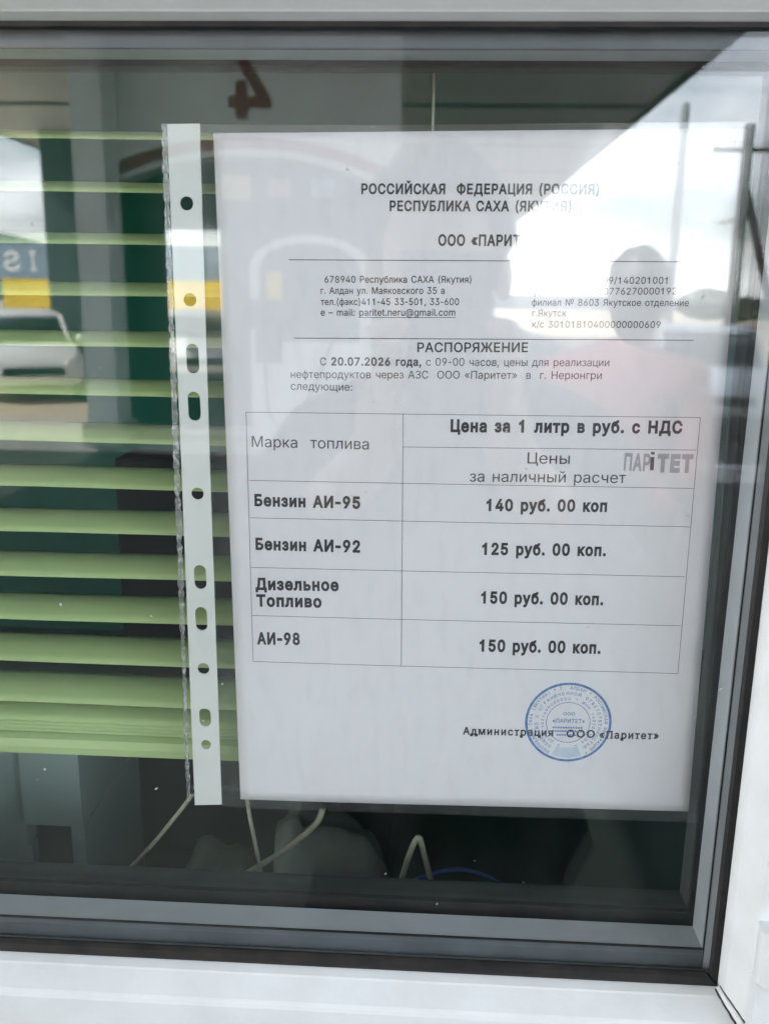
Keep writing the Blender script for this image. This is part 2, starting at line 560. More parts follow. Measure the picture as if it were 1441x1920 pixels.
# neighbouring fixed frame that the sash shuts against, lower right
fixed = thing('fixed_frame', 'white plastic outer frame edge beside the right rail of the sash', 'frame', (0.20, -0.03, -0.30))
XO = XR + 0.0665
lipc = at(1417, 1842, -0.0525)
MB().box((lipc.x, -0.0525, -0.45), (lipc.x + 0.03, -0.0464, lipc.z)).bevel(0.0010).build('overlap_lip', M['pvc'], fixed)
hc = at(1455, 1790, -0.052)
MB().cyl((hc.x, -0.0500, at(1440, 1788, -.05).z), (0, 0, 1), .0075, at(1440, 1738, -.05).z - at(1440, 1835, -.05).z, 28).bevel(.001, 2, 60).build('hinge_barrel', M['pvc'], fixed, False)
MB().box((XO, -0.048, -0.60), (XO + 0.06, 0.03, 0.40)).bevel(0.002).build('frame_post', M['pvc'], fixed)

# ================================================================== THE NOTICE IN ITS SLEEVE
PA, PB, PROT = 0.210, 0.297, 0.014822
cP, sP = math.cos(PROT), math.sin(PROT)
def bow(u, v):
    """the sheet is not quite flat: it bows and curls a little at the free edges (metres, away from the glass)"""
    a = u / 210.0; c = v / 297.0
    return 0.0004 * math.sin(a * 3.0 + 0.4) * math.sin(c * 4.1 + 0.6) + 0.0002 * math.sin(a * 7 + c * 3)
def uvw(u, v, lift=0.0, flat=False):
    x = u / 1000 - PA / 2; z = PB / 2 - v / 1000
    return Vector((cP * x - sP * z, lift + (0 if flat else bow(u, v)), sP * x + cP * z))
def px_uv(px, py):
    p = at(px, py, 0.0)
    x = cP * p.x + sP * p.z; z = -sP * p.x + cP * p.z
    return (x + PA / 2) * 1000, (PB / 2 - z) * 1000

notice = thing('price_notice', 'printed white sheet of fuel prices with a round blue stamp, taped inside the glass', 'notice', uvw(105, 297, 0, True))
b = MB()
nu, nv = 42, 60
for yo in (0.0, 0.00012):
    gv = [[b.bm.verts.new(uvw(210 * i / nu, 297 * j / nv, yo)) for i in range(nu + 1)] for j in range(nv + 1)]
    for j in range(nv):
        for i in range(nu):
            b.bm.faces.new((gv[j][i], gv[j][i + 1], gv[j + 1][i + 1], gv[j + 1][i]))
    if yo == 0.0:
        g0 = gv
for loop in ([(0, i) for i in range(nu + 1)], [(nv, i) for i in range(nu + 1)], [(j, 0) for j in range(nv + 1)], [(j, nu) for j in range(nv + 1)]):
    for p, q in zip(loop, loop[1:]):
        b.bm.faces.new((g0[p[0]][p[1]], g0[q[0]][q[1]], gv[q[0]][q[1]], gv[p[0]][p[1]]))
b.build('sheet', M['paper'], notice, True)

PRINT = -0.00008
class Print:
    def __init__(s):
        s.v = []; s.f = []
    def add(s, uvs, faces):
        n = len(s.v)
        s.v += [uvw(u, v, PRINT) for u, v in uvs]
        s.f += [tuple(i + n for i in f) for f in faces]
    def line(s, p0, p1, text, cap, bold=0.0, runs=None):
        """text fitted between two baseline points given as photo pixels; cap = capital height in photo pixels"""
        (u0, v0), (u1, v1) = px_uv(*p0), px_uv(*p1)
        cu0, cv0 = px_uv(p0[0], p0[1] - cap)
        caph = math.hypot(cu0 - u0, cv0 - v0)
        if runs:
            vs, fs, xo = [], [], 0.0
            for t, bo in runs:
                gv, gf = glyphs(t, bo)
                n = len(vs)
                vs += [Vector((q.x + xo, q.y, 0)) for q in gv]
                fs += [tuple(i + n for i in f) for f in gf]
                xo += sum(advance(c_) + bo * 1.6 for c_ in t)
        else:
            vs, fs = glyphs(text, bold)
        x0, x1, _, _ = bbox(vs)
        L = math.hypot(u1 - u0, v1 - v0)
        du, dv = (u1 - u0) / L, (v1 - v0) / L
        sx = L / (x1 - x0); sy = caph / CAPH
        s.add([(u0 + du * (q.x - x0) * sx + dv * q.y * sy, v0 + dv * (q.x - x0) * sx - du * q.y * sy) for q in vs], fs)
        return s
    def rule(s, p0, p1, wmm):
        (u0, v0), (u1, v1) = px_uv(*p0), px_uv(*p1)
        L = math.hypot(u1 - u0, v1 - v0)
        nx, ny = -(v1 - v0) / L * wmm / 2, (u1 - u0) / L * wmm / 2
        n = max(2, int(L / 6)); uvs = []; fs = []
        for i in range(n + 1):
            t = i / n; u = u0 + (u1 - u0) * t; v = v0 + (v1 - v0) * t
            uvs += [(u + nx, v + ny), (u - nx, v - ny)]
            if i:
                k = 2 * i
                fs.append((k - 2, k - 1, k + 1, k))
        s.add(uvs, fs)
        return s
    def build(s, name, material, parent):
        me = bpy.data.meshes.new(name)
        me.from_pydata(s.v, [], s.f)
        bm = bmesh.new(); bm.from_mesh(me)
        for f in bm.faces:
            if f.normal.y > 0:
                f.normal_flip()
        bm.to_mesh(me); bm.free()
        return link(name, me, parent, material)

B1, B2 = 0.026, 0.036
p = Print()
p.line((677, 363), (1122, 364), 'РОССИЙСКАЯ  ФЕДЕРАЦИЯ (РОССИЯ)', 18.5, B1)
p.build('heading', M['ink'], notice)
p = Print()
p.line((730, 395), (1070, 396), 'РЕСПУБЛИКА САХА (ЯКУТИЯ)', 18.5, B1)
p.build('heading', M['ink'], notice)
p = Print()
p.line((821, 460), (1017, 461), 'ООО «ПАРИТЕТ»', 20, B1)
p.build('heading', M['ink'], notice)
p = Print()
p.rule((541, 487), (1296, 491), 0.36)
p.build('ruled_line', M['ink_thin'], notice)
p = Print()
p.rule((551, 634), (1300, 638), 0.36)
p.build('ruled_line', M['ink_thin'], notice)
p = Print()
p.line((608, 530), (883, 530), '678940 Республика САХА (Якутия)', 12.5, 0.008)
p.line((601, 551), (833, 551), 'г. Алдан ул. Маяковского 35 а', 12.5, 0.008)
p.line((601, 572), (860, 572), 'тел.(факс)411-45 33-501, 33-600', 12.5, 0.008)
p.line((601, 592), (853, 592), 'e – mail: paritet.neru@gmail.com', 12.5, 0.008)
p.rule((672, 595.5), (854, 595.5), 0.22)
p.build('address_block', M['ink'], notice)
p = Print()
p.line((999, 532), (1250, 532), 'ИНН 1402011809/140201001', 12.5, 0.006)
p.line((1001, 553), (1267, 552), 'р/с № 40702810776270000192', 12.5, 0.006)
p.line((996, 573), (1290, 574), 'филиал № 8603 Якутское отделение', 12.5, 0.006)
p.line((997, 593), (1061, 593), 'г.Якутск', 12.5, 0.006)
p.line((997, 614), (1237, 615), 'к/с 30101810400000000609', 12.5, 0.006)
p.build('address_block', M['ink'], notice)
p = Print()
p.line((782, 660), (989, 660), 'РАСПОРЯЖЕНИЕ', 17.5, 0.014)
p.line((600, 685), (1141, 687), '', 14.5, runs=[('С ', 0.0), ('20.07.2026 года,', 0.022), (' с 09-00 часов, цены для реализации', 0.0)])
p.line((545, 709), (1127, 711), 'нефтепродуктов через АЗС  ООО «Паритет»  в  г. Нерюнгри', 14.5, 0.0)
p.line((545, 731), (660, 733), 'следующие:', 14.5, 0.0)
p.build('order_text', M['ink'], notice)
# table
tbl = Print()
TL, TR, BL, BR = (461, 773), (1312, 783), (474.5, 1240), (1270, 1263)
for a, c in ((TL, TR), ((755, 838), (1305, 844)), ((467, 901), (1299, 916)), ((469.5, 971), (1292.5, 988)), ((470.5, 1064), (1283, 1081.6)),
             ((472, 1154), (1275.6, 1173.6)), (BL, BR), (TL, BL), (TR, BR), ((755.5, 776.5), (752, 1249))):
    tbl.rule(a, c, 0.24)
table = tbl.build('price_table', M['ink_thin'], notice)
p = Print()
p.line((472, 838), (691, 843), 'Марка  топлива', 20.5, 0.0)
p.build('column_title', M['ink'], table)
p = Print()
p.line((844, 809), (1278, 812), 'Цена за 1 литр в руб. с НДС', 21.5, B2)
p.build('column_title', M['ink'], table)
p = Print()
p.line((988, 869), (1067, 870), 'Цены', 21, 0.0)
p.line((880, 903), (1172, 906), 'за наличный расчет', 20.5, 0.0)
p.build('column_title', M['ink'], table)
for t0, q0, q1 in (('Бензин АИ-95', (477, 948), (675, 953)), ('Бензин АИ-92', (479, 1030), (675, 1035)), ('Дизельное', (479, 1105), (635, 1107)),
                   ('Топливо', (481, 1136), (603, 1138)), ('АИ-98', (482, 1207), (562.5, 1208))):
    Print().line(q0, q1, t0, 20.5, B2).build('fuel_name', M['ink'], table)
for t0, q0, q1 in (('140 руб. 00 коп', (911, 957), (1137, 959)), ('125 руб. 00 коп.', (903, 1039), (1135, 1042)),
                   ('150 руб. 00 коп.', (901, 1130), (1130, 1134)), ('150 руб. 00 коп.', (898, 1220), (1125, 1225))):
    Print().line(q0, q1, t0, 20.5, B2).build('price', M['ink'], table)
# small printed emblem in the table header
p = Print()
p.line((1168, 881), (1217, 882.5), 'ПАР', 30, 0.03)
p.line((1230, 883), (1297, 884), 'ТЕТ', 29, 0.055)
em = p.build('emblem', M['ink_logo'], table)
p = Print()
p.rule((1221, 882), (1222.5, 857), 1.6)
p.rule((1219.5, 849.8), (1226.5, 850), 1.1)
p.build('emblem_figure', M['ink_thin'], em)

# signature line with serif letters (bold text with foot strokes)
def serif_glyphs(text):
    """bold letters given slab ends at the head and foot of every stem"""
    vs, fs, xo = [], [], 0.0
    for ch in text:
        if ch == ' ':
            xo += .27
            continue
        gv, gf = glyphs(ch, 0.022)
        n = len(vs)
        vs += [Vector((q.x + xo, q.y, 0)) for q in gv]
        fs += [tuple(i + n for i in f) for f in gf]
        ymax = max(q.y for q in gv)
        for lev, y0_, y1_ in ((min(q.y for q in gv), 0, .05), (ymax, ymax - .05, ymax)):
            xs = sorted(q.x for q in gv if abs(q.y - lev) < .004)
            grp = []
            for x in xs:
                if grp and x - grp[-1][1] < .16:
                    grp[-1][1] = x
                else:
                    grp.append([x, x])
            for a, c in grp:
                if .05 < c - a < .2 and ch not in 'оОсаАе«»':
                    n = len(vs)
                    vs += [Vector((a - .055 + xo, y0_ + min(lev, 0) * (lev < .1), 0)), Vector((c + .055 + xo, y0_ + min(lev, 0) * (lev < .1), 0)), Vector((c + .055 + xo, y1_, 0)), Vector((a - .055 + xo, y1_, 0))]
                    fs.append((n, n + 1, n + 2, n + 3))
        xo += advance(ch) + .09
    return vs, fs
sig = Print()
for q0, q1, txt in (((867, 1376), (1036, 1380), 'Администрация'), ((1061, 1382), (1114, 1383), 'ООО'), ((1122, 1384), (1234, 1386), '«Паритет»')):
    _tc[('serif:' + txt, 0.0)] = serif_glyphs(txt)
    sig.line(q0, q1, 'serif:' + txt, 13.5)
sig.build('signature_line', M['ink'], notice)

# round blue stamp
SU, SV, SR = 152.6, 253.4, 19.6
def annulus(pr, r0, r1, a0=0, a1=360, n=96):
    uvs, fs = [], []
    for i in range(n + 1):
        a = R(a0 + (a1 - a0) * i / n)
        uvs += [(SU + r0 * math.cos(a), SV + r0 * math.sin(a)), (SU + r1 * math.cos(a), SV + r1 * math.sin(a))]
        if i:
            k = 2 * i
            fs.append((k - 2, k - 1, k + 1, k))
    pr.add(uvs, fs)
def ring_text(pr, text, rad, h, a0, a1):
    n = len(text)
    for i, ch in enumerate(text):
        if ch == ' ':
            continue
        a = R(a0 + (a1 - a0) * (i + 0.5) / n)
        gv, gf = glyphs(ch, 0.012)
        x0, x1, _, _ = bbox(gv); sc = h / CAPH
        sxx = min(sc, rad * abs(R(a1 - a0)) / n * 0.82 / (x1 - x0))
        q = []
        for g in gv:
            tx = (g.x - (x0 + x1) / 2) * sxx; tr = rad + g.y * sc
            q.append((SU + tr * math.sin(a) + tx * math.cos(a), SV - tr * math.cos(a) + tx * math.sin(a)))
        pr.add(q, gf)
def flat_text(pr, text, du, dv, wmm, h, bold=0.0):
    gv, gf = glyphs(text, bold)
    x0, x1, _, _ = bbox(gv)
    pr.add([(SU + du + ((g.x - x0) / (x1 - x0) - 0.5) * wmm, SV + dv - g.y * h / CAPH) for g in gv], gf)
st = Print()
annulus(st, SR - 1.15, SR)
annulus(st, 9.75, 10.05)
ring_text(st, 'РЕСПУБЛИКА САХА (ЯКУТИЯ) * Г. АЛДАН * РОССИЙСКАЯ ФЕДЕРАЦИЯ *', 16.4, 1.45, -152, 152)
ring_text(st, 'ОБЩЕСТВО С ОГРАНИЧЕННОЙ ОТВЕТСТВЕННОСТЬЮ', 13.7, 1.45, -150, 150)
ring_text(st, '* ОГРН 1021400000000 * ИНН 1402011809 *', 11.1, 1.3, -165, 165)
flat_text(st, 'ООО', 0.2, -3.6, 5.4, 1.5, 0.015)
flat_text(st, '«ПАРИТЕТ»', 0.2, 0.2, 14.6, 2.0, 0.015)
for k, (wd, dv) in enumerate(((13.8, 3.0), (14.2, 4.8), (10.0, 6.7))):
    for j in range(int(wd / 1.15)):
        u = SU - wd / 2 + j * 1.15; v = SV + dv
        st.add([(u, v), (u + 0.8, v), (u + 0.8, v - 0.9), (u, v - 0.9)], [(0, 1, 2, 3)])
stamp = st.build('round_stamp', M['ink_blue'], notice)
PRINT = -0.00005
tint = Print()
annulus(tint, 12.6, 17.6, 68, 112, 24)
tint.build('stamp_block', M['ink_pale'], stamp)

# the punched sleeve
sleeve = thing('punched_sleeve', 'clear plastic punched pocket with a white binding strip round the notice', 'plastic sleeve', uvw(98, 300, 0, True))
def sheet_solid(name, outline, holes, y0, y1, material, parent):
    vs, fs = curve_mesh(outline, holes, (y1 - y0) / 2)
    me = bpy.data.meshes.new(name)
    me.from_pydata([uvw(v.x, -v.y, (y0 + y1) / 2 + v.z, True) for v in vs], [], fs)
    bm = bmesh.new(); bm.from_mesh(me)
    bmesh.ops.remove_doubles(bm, verts=bm.verts, dist=1e-8)
    bmesh.ops.recalc_face_normals(bm, faces=bm.faces)
    bm.to_mesh(me); bm.free()
    return link(name, me, parent, material)
def loopc(cu, cv, hw, hh, n=28):
    r = hw; k = hh - hw
    return [(cu + r * math.cos(2 * math.pi * i / n), -(cv + r * math.sin(2 * math.pi * i / n) + (k if math.sin(2 * math.pi * (i + .01) / n) > 0 else -k))) for i in range(n)]
holes = []
for hx, hy, hh in ((352, 382, 0), (358, 562, 0), (363, 672, 6.2), (366, 761, 6.2), (372, 924, 0), (377, 1080, 5.6), (379, 1158, 5.6), (383, 1251, 0), (386, 1342, 4.6), (388, 1393, 0)):
    u, v = px_uv(hx, hy)
    rr = 2.75 if hh == 0 else 2.75
    if hy == 1393: rr = 2.35
    holes.append(loopc(u, v, rr, rr if hh == 0 else hh))
def uvl(*pts):
    return [(px_uv(*q)[0], -px_uv(*q)[1]) for q in pts]
sheet_solid('binding_strip', uvl((315.5, 234), (376, 233), (395, 870), (417, 1505), (367, 1506), (342, 870)), holes, -0.0017, -0.0009, M['strip'], sleeve)
film_out = uvl((376.5, 234), (700, 236), (1412, 229), (1303, 1539), (450, 1512), (417.5, 1508), (395.5, 870))
sheet_solid('film_pocket', film_out, [], -0.0015, 0.0014, M['film'], sleeve)
# crimped outer edge of the strip: a knobbly bead
b = MB()
rings = []
q0, q1 = Vector(px_uv(309.5, 233)), Vector(px_uv(355.5, 1500))
NB = 170
for i in range(NB + 1):
    t = i / NB
    c = q0.lerp(q1, t)
    hw = 1.25 + 0.28 * math.sin(i * 2.1) + 0.3 * rnd.uniform(-1, 1)
    if t > 0.72: hw *= 0.75
    c.x += rnd.uniform(-.15, .15)
    th = 0.0005 + 0.0003 * rnd.random()
    rings.append([uvw(c.x + hw * math.cos(a), c.y, -0.0013 + th * math.sin(a), True) for a in [2 * math.pi * k / 8 for k in range(8)]])
b.loft(rings).build('crimped_edge', M['weld'], sleeve, True)

# ================================================================== THE BLIND BEHIND THE NOTICE
blind = thing('venetian_blind', 'pale green venetian blind hanging half lowered behind the glass', 'blind', (-0.17, 0.032, 0.20))
YB, WS, TH = 0.0205, 0.0250, R(12)
b = MB()
BX0, BX1 = -0.47, 0.075
zs = []
z = 0.1480
while z > -0.118:
    zs.append(z); z -= 0.0218
def slat(b, z, tilt=TH, x0=BX0, x1=BX1):
    top, bot = [], []
    for j in range(7):
        s = j / 6
        y = YB + WS * math.cos(tilt) * s
        zz = z + WS * math.sin(tilt) * s + 0.0022 * (1 - (2 * s - 1) ** 2)
        top.append((y, zz)); bot.append((y, zz - 0.00035))
    prof = top + bot[::-1]
    sag = 0.0004
    rings = [[(x0 + (x1 - x0) * k / 8, y, zz - sag * math.sin(k * 1.3 + z * 50)) for y, zz in prof] for k in range(9)]
    b.loft(rings)
for z in zs:
    slat(b, z, TH + rnd.uniform(-.012, .012))
# the bunched bottom slats over the rail
ZR = at(150, 1400, YB).z
for k in range(4):
    slat(b, ZR + 0.0075 + 0.0019 * k, R(9))
b.build('slats', M['blind'], blind, True)
b = MB()
prof = [(YB - .001, ZR - .004), (YB - .0018, ZR), (YB - .001, ZR + .004), (YB + .006, ZR + .0075), (YB + .020, ZR + .0078), (YB + .026, ZR + .003), (YB + .024, ZR - .004)]
b.loft([[(x, y, z) for y, z in prof] for x in (BX0, BX1)]).build('bottom_rail', M['blind'], blind)
for x in (-0.40, at(812, 200, YB + .012).x):
    MB().tube([(x, YB + 0.012, 0.20), (x, YB + 0.012, ZR)], 0.0006, 6).build('ladder_cord', M['cord'], blind)

# ================================================================== INSIDE THE BOOTH
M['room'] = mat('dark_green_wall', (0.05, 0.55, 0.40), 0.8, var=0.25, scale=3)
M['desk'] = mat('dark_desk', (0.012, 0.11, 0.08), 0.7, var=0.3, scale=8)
M['device'] = mat('grey_device_plastic', (0.30, 0.40, 0.37), 0.45, var=0.06, scale=8)
M['device_dark'] = mat('dark_device_plastic', (0.03, 0.035, 0.035), 0.4)
M['chair'] = mat('black_upholstery', (0.008, 0.020, 0.017), 0.7, var=0.3, scale=25)
M['bag'] = mat('grey_cloth', (0.40, 0.44, 0.38), 0.8, var=0.35, scale=22, bump=1.0, bscale=35)
M['string'] = mat('beige_cord', (0.34, 0.35, 0.25), 0.8, var=0.2, scale=200)
M['blue_cable'] = mat('blue_cable', (0.03, 0.12, 0.42), 0.4)
M['wall_out'] = mat('cream_render', (0.55, 0.54, 0.50), 0.8, var=0.12, scale=5, bump=0.2)

booth = thing('booth', 'dark green room of the cash booth seen through the window', 'booth', (0, 1.2, GROUND))
XO2 = XO + 0.06
plate('front_wall', [(-2.6, GROUND), (2.6, GROUND), (2.6, 1.9), (-2.6, 1.9)], [[(XL - 0.064, -0.45), (XL - 0.064, 0.35), (XO2 - .005, 0.35), (XO2 - .005, -0.45)]], -0.045, 0.10, M['wall_out'], booth)
MB().box((XL - .064, -0.0445, -0.45), (XO2 - .005, 0.019, ZB - 0.066)).build('window_sill', M['pvc'], booth)
MB().box((XL - .064, -0.040, ZT + 0.066), (XO2 - .005, 0.019, 0.35)).build('window_head', M['pvc'], booth)
b = MB()
b.box((-2.6, 2.6, GROUND), (2.6, 2.75, 1.9)).box((2.601, -0.044, GROUND), (2.75, 2.75, 1.9))
b.box((-2.75, -0.044, GROUND), (-2.601, 0.2, 1.9)).box((-2.75, 0.8, GROUND), (-2.601, 2.75, 1.9)).box((-2.75, 0.2, GROUND), (-2.601, 0.8, -.25)).box((-2.75, .2, .45), (-2.601, .8, 1.9))  # left wall with an unseen opening, added to let daylight into the room
b.build('room_wall', M['room'], booth)
MB().box((-2.75, -0.9, 1.901), (2.75, 2.8, 2.1)).build('roof', M['wall_out'], booth)
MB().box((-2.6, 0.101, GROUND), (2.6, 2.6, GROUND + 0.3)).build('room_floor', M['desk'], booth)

DZ = -0.40
desk = thing('desk', 'dark desk top below the window inside the booth', 'desk', (0, 0.6, GROUND + 0.3))
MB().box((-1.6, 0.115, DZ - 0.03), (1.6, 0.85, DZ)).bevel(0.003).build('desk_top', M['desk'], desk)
for x in (-1.5, 1.5):
    MB().box((x - .03, 0.15, GROUND + .3), (x + .03, 0.82, DZ - .03)).build('leg', M['desk'], desk)

# printer: pale front with a dark slot, rounded right side
pr = thing('printer', 'grey office printer with a dark paper slot, left behind the glass', 'printer', (-0.36, 0.3, DZ))
yp = 0.125
pl0, pr0 = at(40, 1480, yp).x, at(152, 1500, yp).x
ztop, zslot1, zslot0 = at(100, 1395, yp).z, at(100, 1548, yp).z, at(100, 1645, yp).z
b = MB()
sx0, sx1 = at(42, 1548, yp).x, at(136, 1590, yp).x
b.box((pl0, yp, zslot1), (pr0, yp + .11, ztop)).box((sx1, yp + .0005, DZ), (pr0 + .001, yp + .11, zslot1 - .0002)).box((pl0, yp + .06, DZ), (sx1 - .0005, yp + .1095, zslot1 - .0002))
b.bevel(0.009, 4)
b.build('housing', M['device'], pr)
MB().box((sx0, yp + .02, DZ), (sx1 - .001, yp + .058, zslot1 - .001)).build('paper_slot', M['device_dark'], pr)
MB().box((pl0 - .12, yp + .006, zslot1 - .02), (pl0 - .0015, yp + .109, ztop + .0)).bevel(.003).build('side_cover', M['device'], pr)
MB().box((pl0 - .12, yp + .012, DZ), (pl0 - .0015, yp + .109, zslot1 - .0225)).bevel(.003).build('paper_tray', M['device'], pr)

# black monitor seen from behind
ym = 0.30
m0, m1 = at(255, 1590, ym), at(640, 1400, ym)
mon = thing('monitor', 'black computer monitor seen from behind on the desk, between the printer and the cords', 'monitor', ((m0.x + m1.x) / 2, ym, DZ))
MB().box((m0.x, ym, m0.z), (m1.x, ym + .045, m0.z + .34)).bevel(.012, 3).build('panel', M['chair'], mon)
mcx = (m0.x + m1.x) / 2
MB().box((mcx - .03, ym + .01, DZ + .012), (mcx + .03, ym + .035, m0.z - .0005)).bevel(.004).build('stand', M['chair'], mon)
MB().box((mcx - .13, ym - .07, DZ + .0005), (mcx + .13, ym + .11, DZ + .0118)).bevel(.005).build('base', M['chair'], mon)
b = MB()
b.box((m0.x + .05, ym - .003, m0.z + .06), (m1.x - .05, ym - .0005, m0.z + .063)).build('vent_slot', M['device'], mon)

# soft grey bundles on the desk
def lump(name, px0, px1, py0, py1, y, label, seed):
    r = random.Random(seed)
    p0, p1 = at(px0, py1, y + .04), at(px1, py0, y + .04)
    c = Vector(((p0.x + p1.x) / 2, y + .04, DZ + 0.0))
    hx = (p1.x - p0.x) / 2; hz = p1.z - DZ
    b = MB().ico((0, 0, 0), 1, 4)
    for v in b.bm.verts:
        n = v.co.copy()
        k = 1 + .08 * math.sin(n.x * 4 + seed) + .035 * abs(math.sin(n.x * 9 + n.z * 5 + seed)) + .06 * math.sin(n.z * 6 + n.x * 5 + seed * 2) + .04 * math.sin(n.y * 8 + seed)
        zz = n.z if n.z > 0 else n.z * 0.02
        sg = lambda a: math.copysign(abs(a) ** .55, a)
        v.co = Vector((c.x + sg(n.x) * hx * k, c.y + n.y * .07 * k, c.z + 0.002 + max(0, sg(zz)) * hz * k))
    o = b.build(name, M['bag'], None, True)
    return tag(o, label, 'bag')
lump('cloth_bag', 512, 732, 1562, 1690, 0.10, 'rounded grey cloth bag on the desk under the crossed beige cords', 3)
lump('cloth_bundle', 335, 470, 1618, 1690, 0.10, 'low grey cloth bundle on the desk beside the printer', 5)
# cords
def cord(name, pts, rad, material, label, cat, ys, group=None):
    P = [at(x, y, yy) for (x, y), yy in zip(pts, ys)]
    Q = []
    for i in range(len(P) - 1):
        a, b_, c_, d = P[max(i - 1, 0)], P[i], P[i + 1], P[min(i + 2, len(P) - 1)]
        for k in range(8):
            t = k / 8
            Q.append(0.5 * ((2 * b_) + (c_ - a) * t + (2 * a - 5 * b_ + 4 * c_ - d) * t * t + (3 * b_ - a - 3 * c_ + d) * t ** 3))
    Q.append(P[-1])
    o = MB().tube(Q, rad, 8).build(name, material, None, True)
    return tag(o, label, cat)
cord('string', [(362, 1488), (330, 1530), (280, 1590), (232, 1640), (205, 1672)], .0011, M['string'], 'thin beige cord slanting from the strip of the sleeve down to the left', 'cord', [.05, .05, .055, .06, .07])
cord('string', [(462, 1490), (468, 1530), (482, 1600), (498, 1680)], .0011, M['string'], 'beige cord hanging almost straight below the lower left corner of the notice', 'cord', [.05, .05, .055, .06])
cord('string', [(605, 1515), (592, 1545), (545, 1585), (500, 1615), (462, 1638)], .0017, M['string'], 'thicker beige cord crossing the straight one over the grey cloth bag', 'cord', [.07, .07, .068, .066, .065])
cord('string', [(752, 1650), (768, 1600), (784, 1570), (794, 1600), (806, 1645), (818, 1690)], .0016, M['string'], 'beige cord folded to a sharp peak below the notice, next to the blue cable', 'cord', [.06, .058, .055, .058, .06, .065])
cord('cable', [(735, 1690), (770, 1655), (815, 1637), (860, 1630), (905, 1640), (945, 1662), (975, 1690)], .0011, M['blue_cable'], 'blue cable arched over the desk below the notice', 'cable', [.075] * 7)
b = MB()
q0, q1 = at(1000, 1540, .75), at(1260, 1700, .75)
b.box((at(900, 1560, .8).x, .72, DZ), (at(1180, 1560, .8).x, .84, at(1000, 1570, .75).z)).bevel(.005)
tag(b.build('file_box', mat('dark_blue_box', (0.02, 0.04, 0.075), .5, var=.3, scale=10), None), 'dark blue box standing at the back of the desk, right of the cable', 'box')

# ================================================================== THE FORECOURT THAT THE GLASS MIRRORS
M['asphalt'] = mat('forecourt_concrete', (0.048, 0.047, 0.047), 0.85, var=0.35, scale=1.2, bump=0.3, bscale=60)
M['paving'] = mat('dark_paving', (0.016, 0.024, 0.021), 0.8, var=0.3, scale=2.0, bump=0.3, bscale=60)
M['sand'] = mat('sandy_gravel', (0.55, 0.46, 0.34), 0.9, var=0.3, scale=0.8, bump=0.4, bscale=30)
M['grass'] = mat('grass_bank', (0.16, 0.19, 0.05), 0.9, var=0.5, scale=0.6, bump=0.5, bscale=20)
M['hills'] = mat('far_hills', (0.075, 0.11, 0.14), 0.9, var=0.35, scale=0.03)
M['canopy'] = mat('canopy_panel', (0.68, 0.69, 0.68), 0.5, var=0.12, scale=0.6)
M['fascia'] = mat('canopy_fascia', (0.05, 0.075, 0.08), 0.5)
M['clad'] = mat('white_cladding', (0.78, 0.77, 0.75), 0.4, var=0.08, scale=1.5)
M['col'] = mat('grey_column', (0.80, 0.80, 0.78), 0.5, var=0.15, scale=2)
M['red'] = mat('red_paint', (0.22, 0.025, 0.03), 0.4, var=0.1, scale=3)
M['dkgreen'] = mat('dark_green_panel', (0.010, 0.030, 0.026), 0.35, var=0.3, scale=2)
M['yellow'] = mat('yellow_paint', (0.80, 0.56, 0.04), 0.5, var=0.12, scale=1.0)
M['bluegrey'] = mat('blue_grey_board', (0.26, 0.33, 0.42), 0.5, var=0.15, scale=.8)
M['white'] = mat('white_paint', (0.78, 0.79, 0.80), 0.4, var=0.05, scale=2)
M['carpaint'] = mat('white_car_paint', (0.78, 0.79, 0.80), 0.25, var=0.04, scale=3)
M['carglass'] = mat('dark_car_glass', (0.012, 0.018, 0.02), 0.06)
M['tyre'] = mat('tyre_rubber', (0.02, 0.02, 0.02), 0.8)
M['steel'] = mat('grey_steel', (0.35, 0.36, 0.37), 0.4, metal=0.6)
M['lamp_glass'] = mat('lamp_lens', (0.75, 0.76, 0.74), 0.15)
M['wood'] = mat('weathered_pole_wood', (0.055, 0.05, 0.045), 0.8, var=0.3, scale=6)
M['kerb'] = mat('kerb_concrete', (0.50, 0.48, 0.45), 0.8, var=0.2, scale=3)

structure(MB().box((-900, -1500, GROUND - 1), (900, 3, GROUND)).build('ground', M['asphalt']))
structure(MB().box((-140, -120, GROUND), (-3.6, -11.2, GROUND + 0.004)).build('gravel_lot', M['sand']))
structure(MB().box((5.0, -120, GROUND), (140, -24, GROUND + 0.004)).build('gravel_yard', M['sand']))
structure(MB().box((-5, -3.3, GROUND), (5, -0.0455, STEP)).bevel(.02).build('pavement', M['paving']))

# hills
b = MB()
def ridge(b, x0, x1, y, h, seed, n=80, depth=90):
    r = random.Random(seed)
    ph = [r.uniform(0, 6) for _ in range(5)]
    rows = []
    for j, (dy, k) in enumerate(((0, 0), (-.25, .55), (-.6, 1.0), (-1.0, .9))):
        row = []
        for i in range(n + 1):
            t = i / n
            hh = h * math.sin(math.pi * t) ** .5 * (.75 + .12 * math.sin(7 * t + ph[0]) + .08 * math.sin(17 * t + ph[1]) + .05 * math.sin(43 * t + ph[2]) + .025 * math.sin(97 * t + ph[3]))
            row.append(b.bm.verts.new((x0 + (x1 - x0) * t, y + dy * depth, GROUND - .5 + hh * k)))
        rows.append(row)
    for a, c in zip(rows, rows[1:]):
        for i in range(n):
            b.bm.faces.new((a[i], a[i + 1], c[i + 1], c[i]))
ridge(b, -420, 10, -300, 30, 2)
structure(b.build('hills', M['hills'], None, True))
b = MB()
ridge(b, 12, 200, -60, 1.7, 9, depth=30)
structure(b.build('grass_bank', M['grass'], None, True))

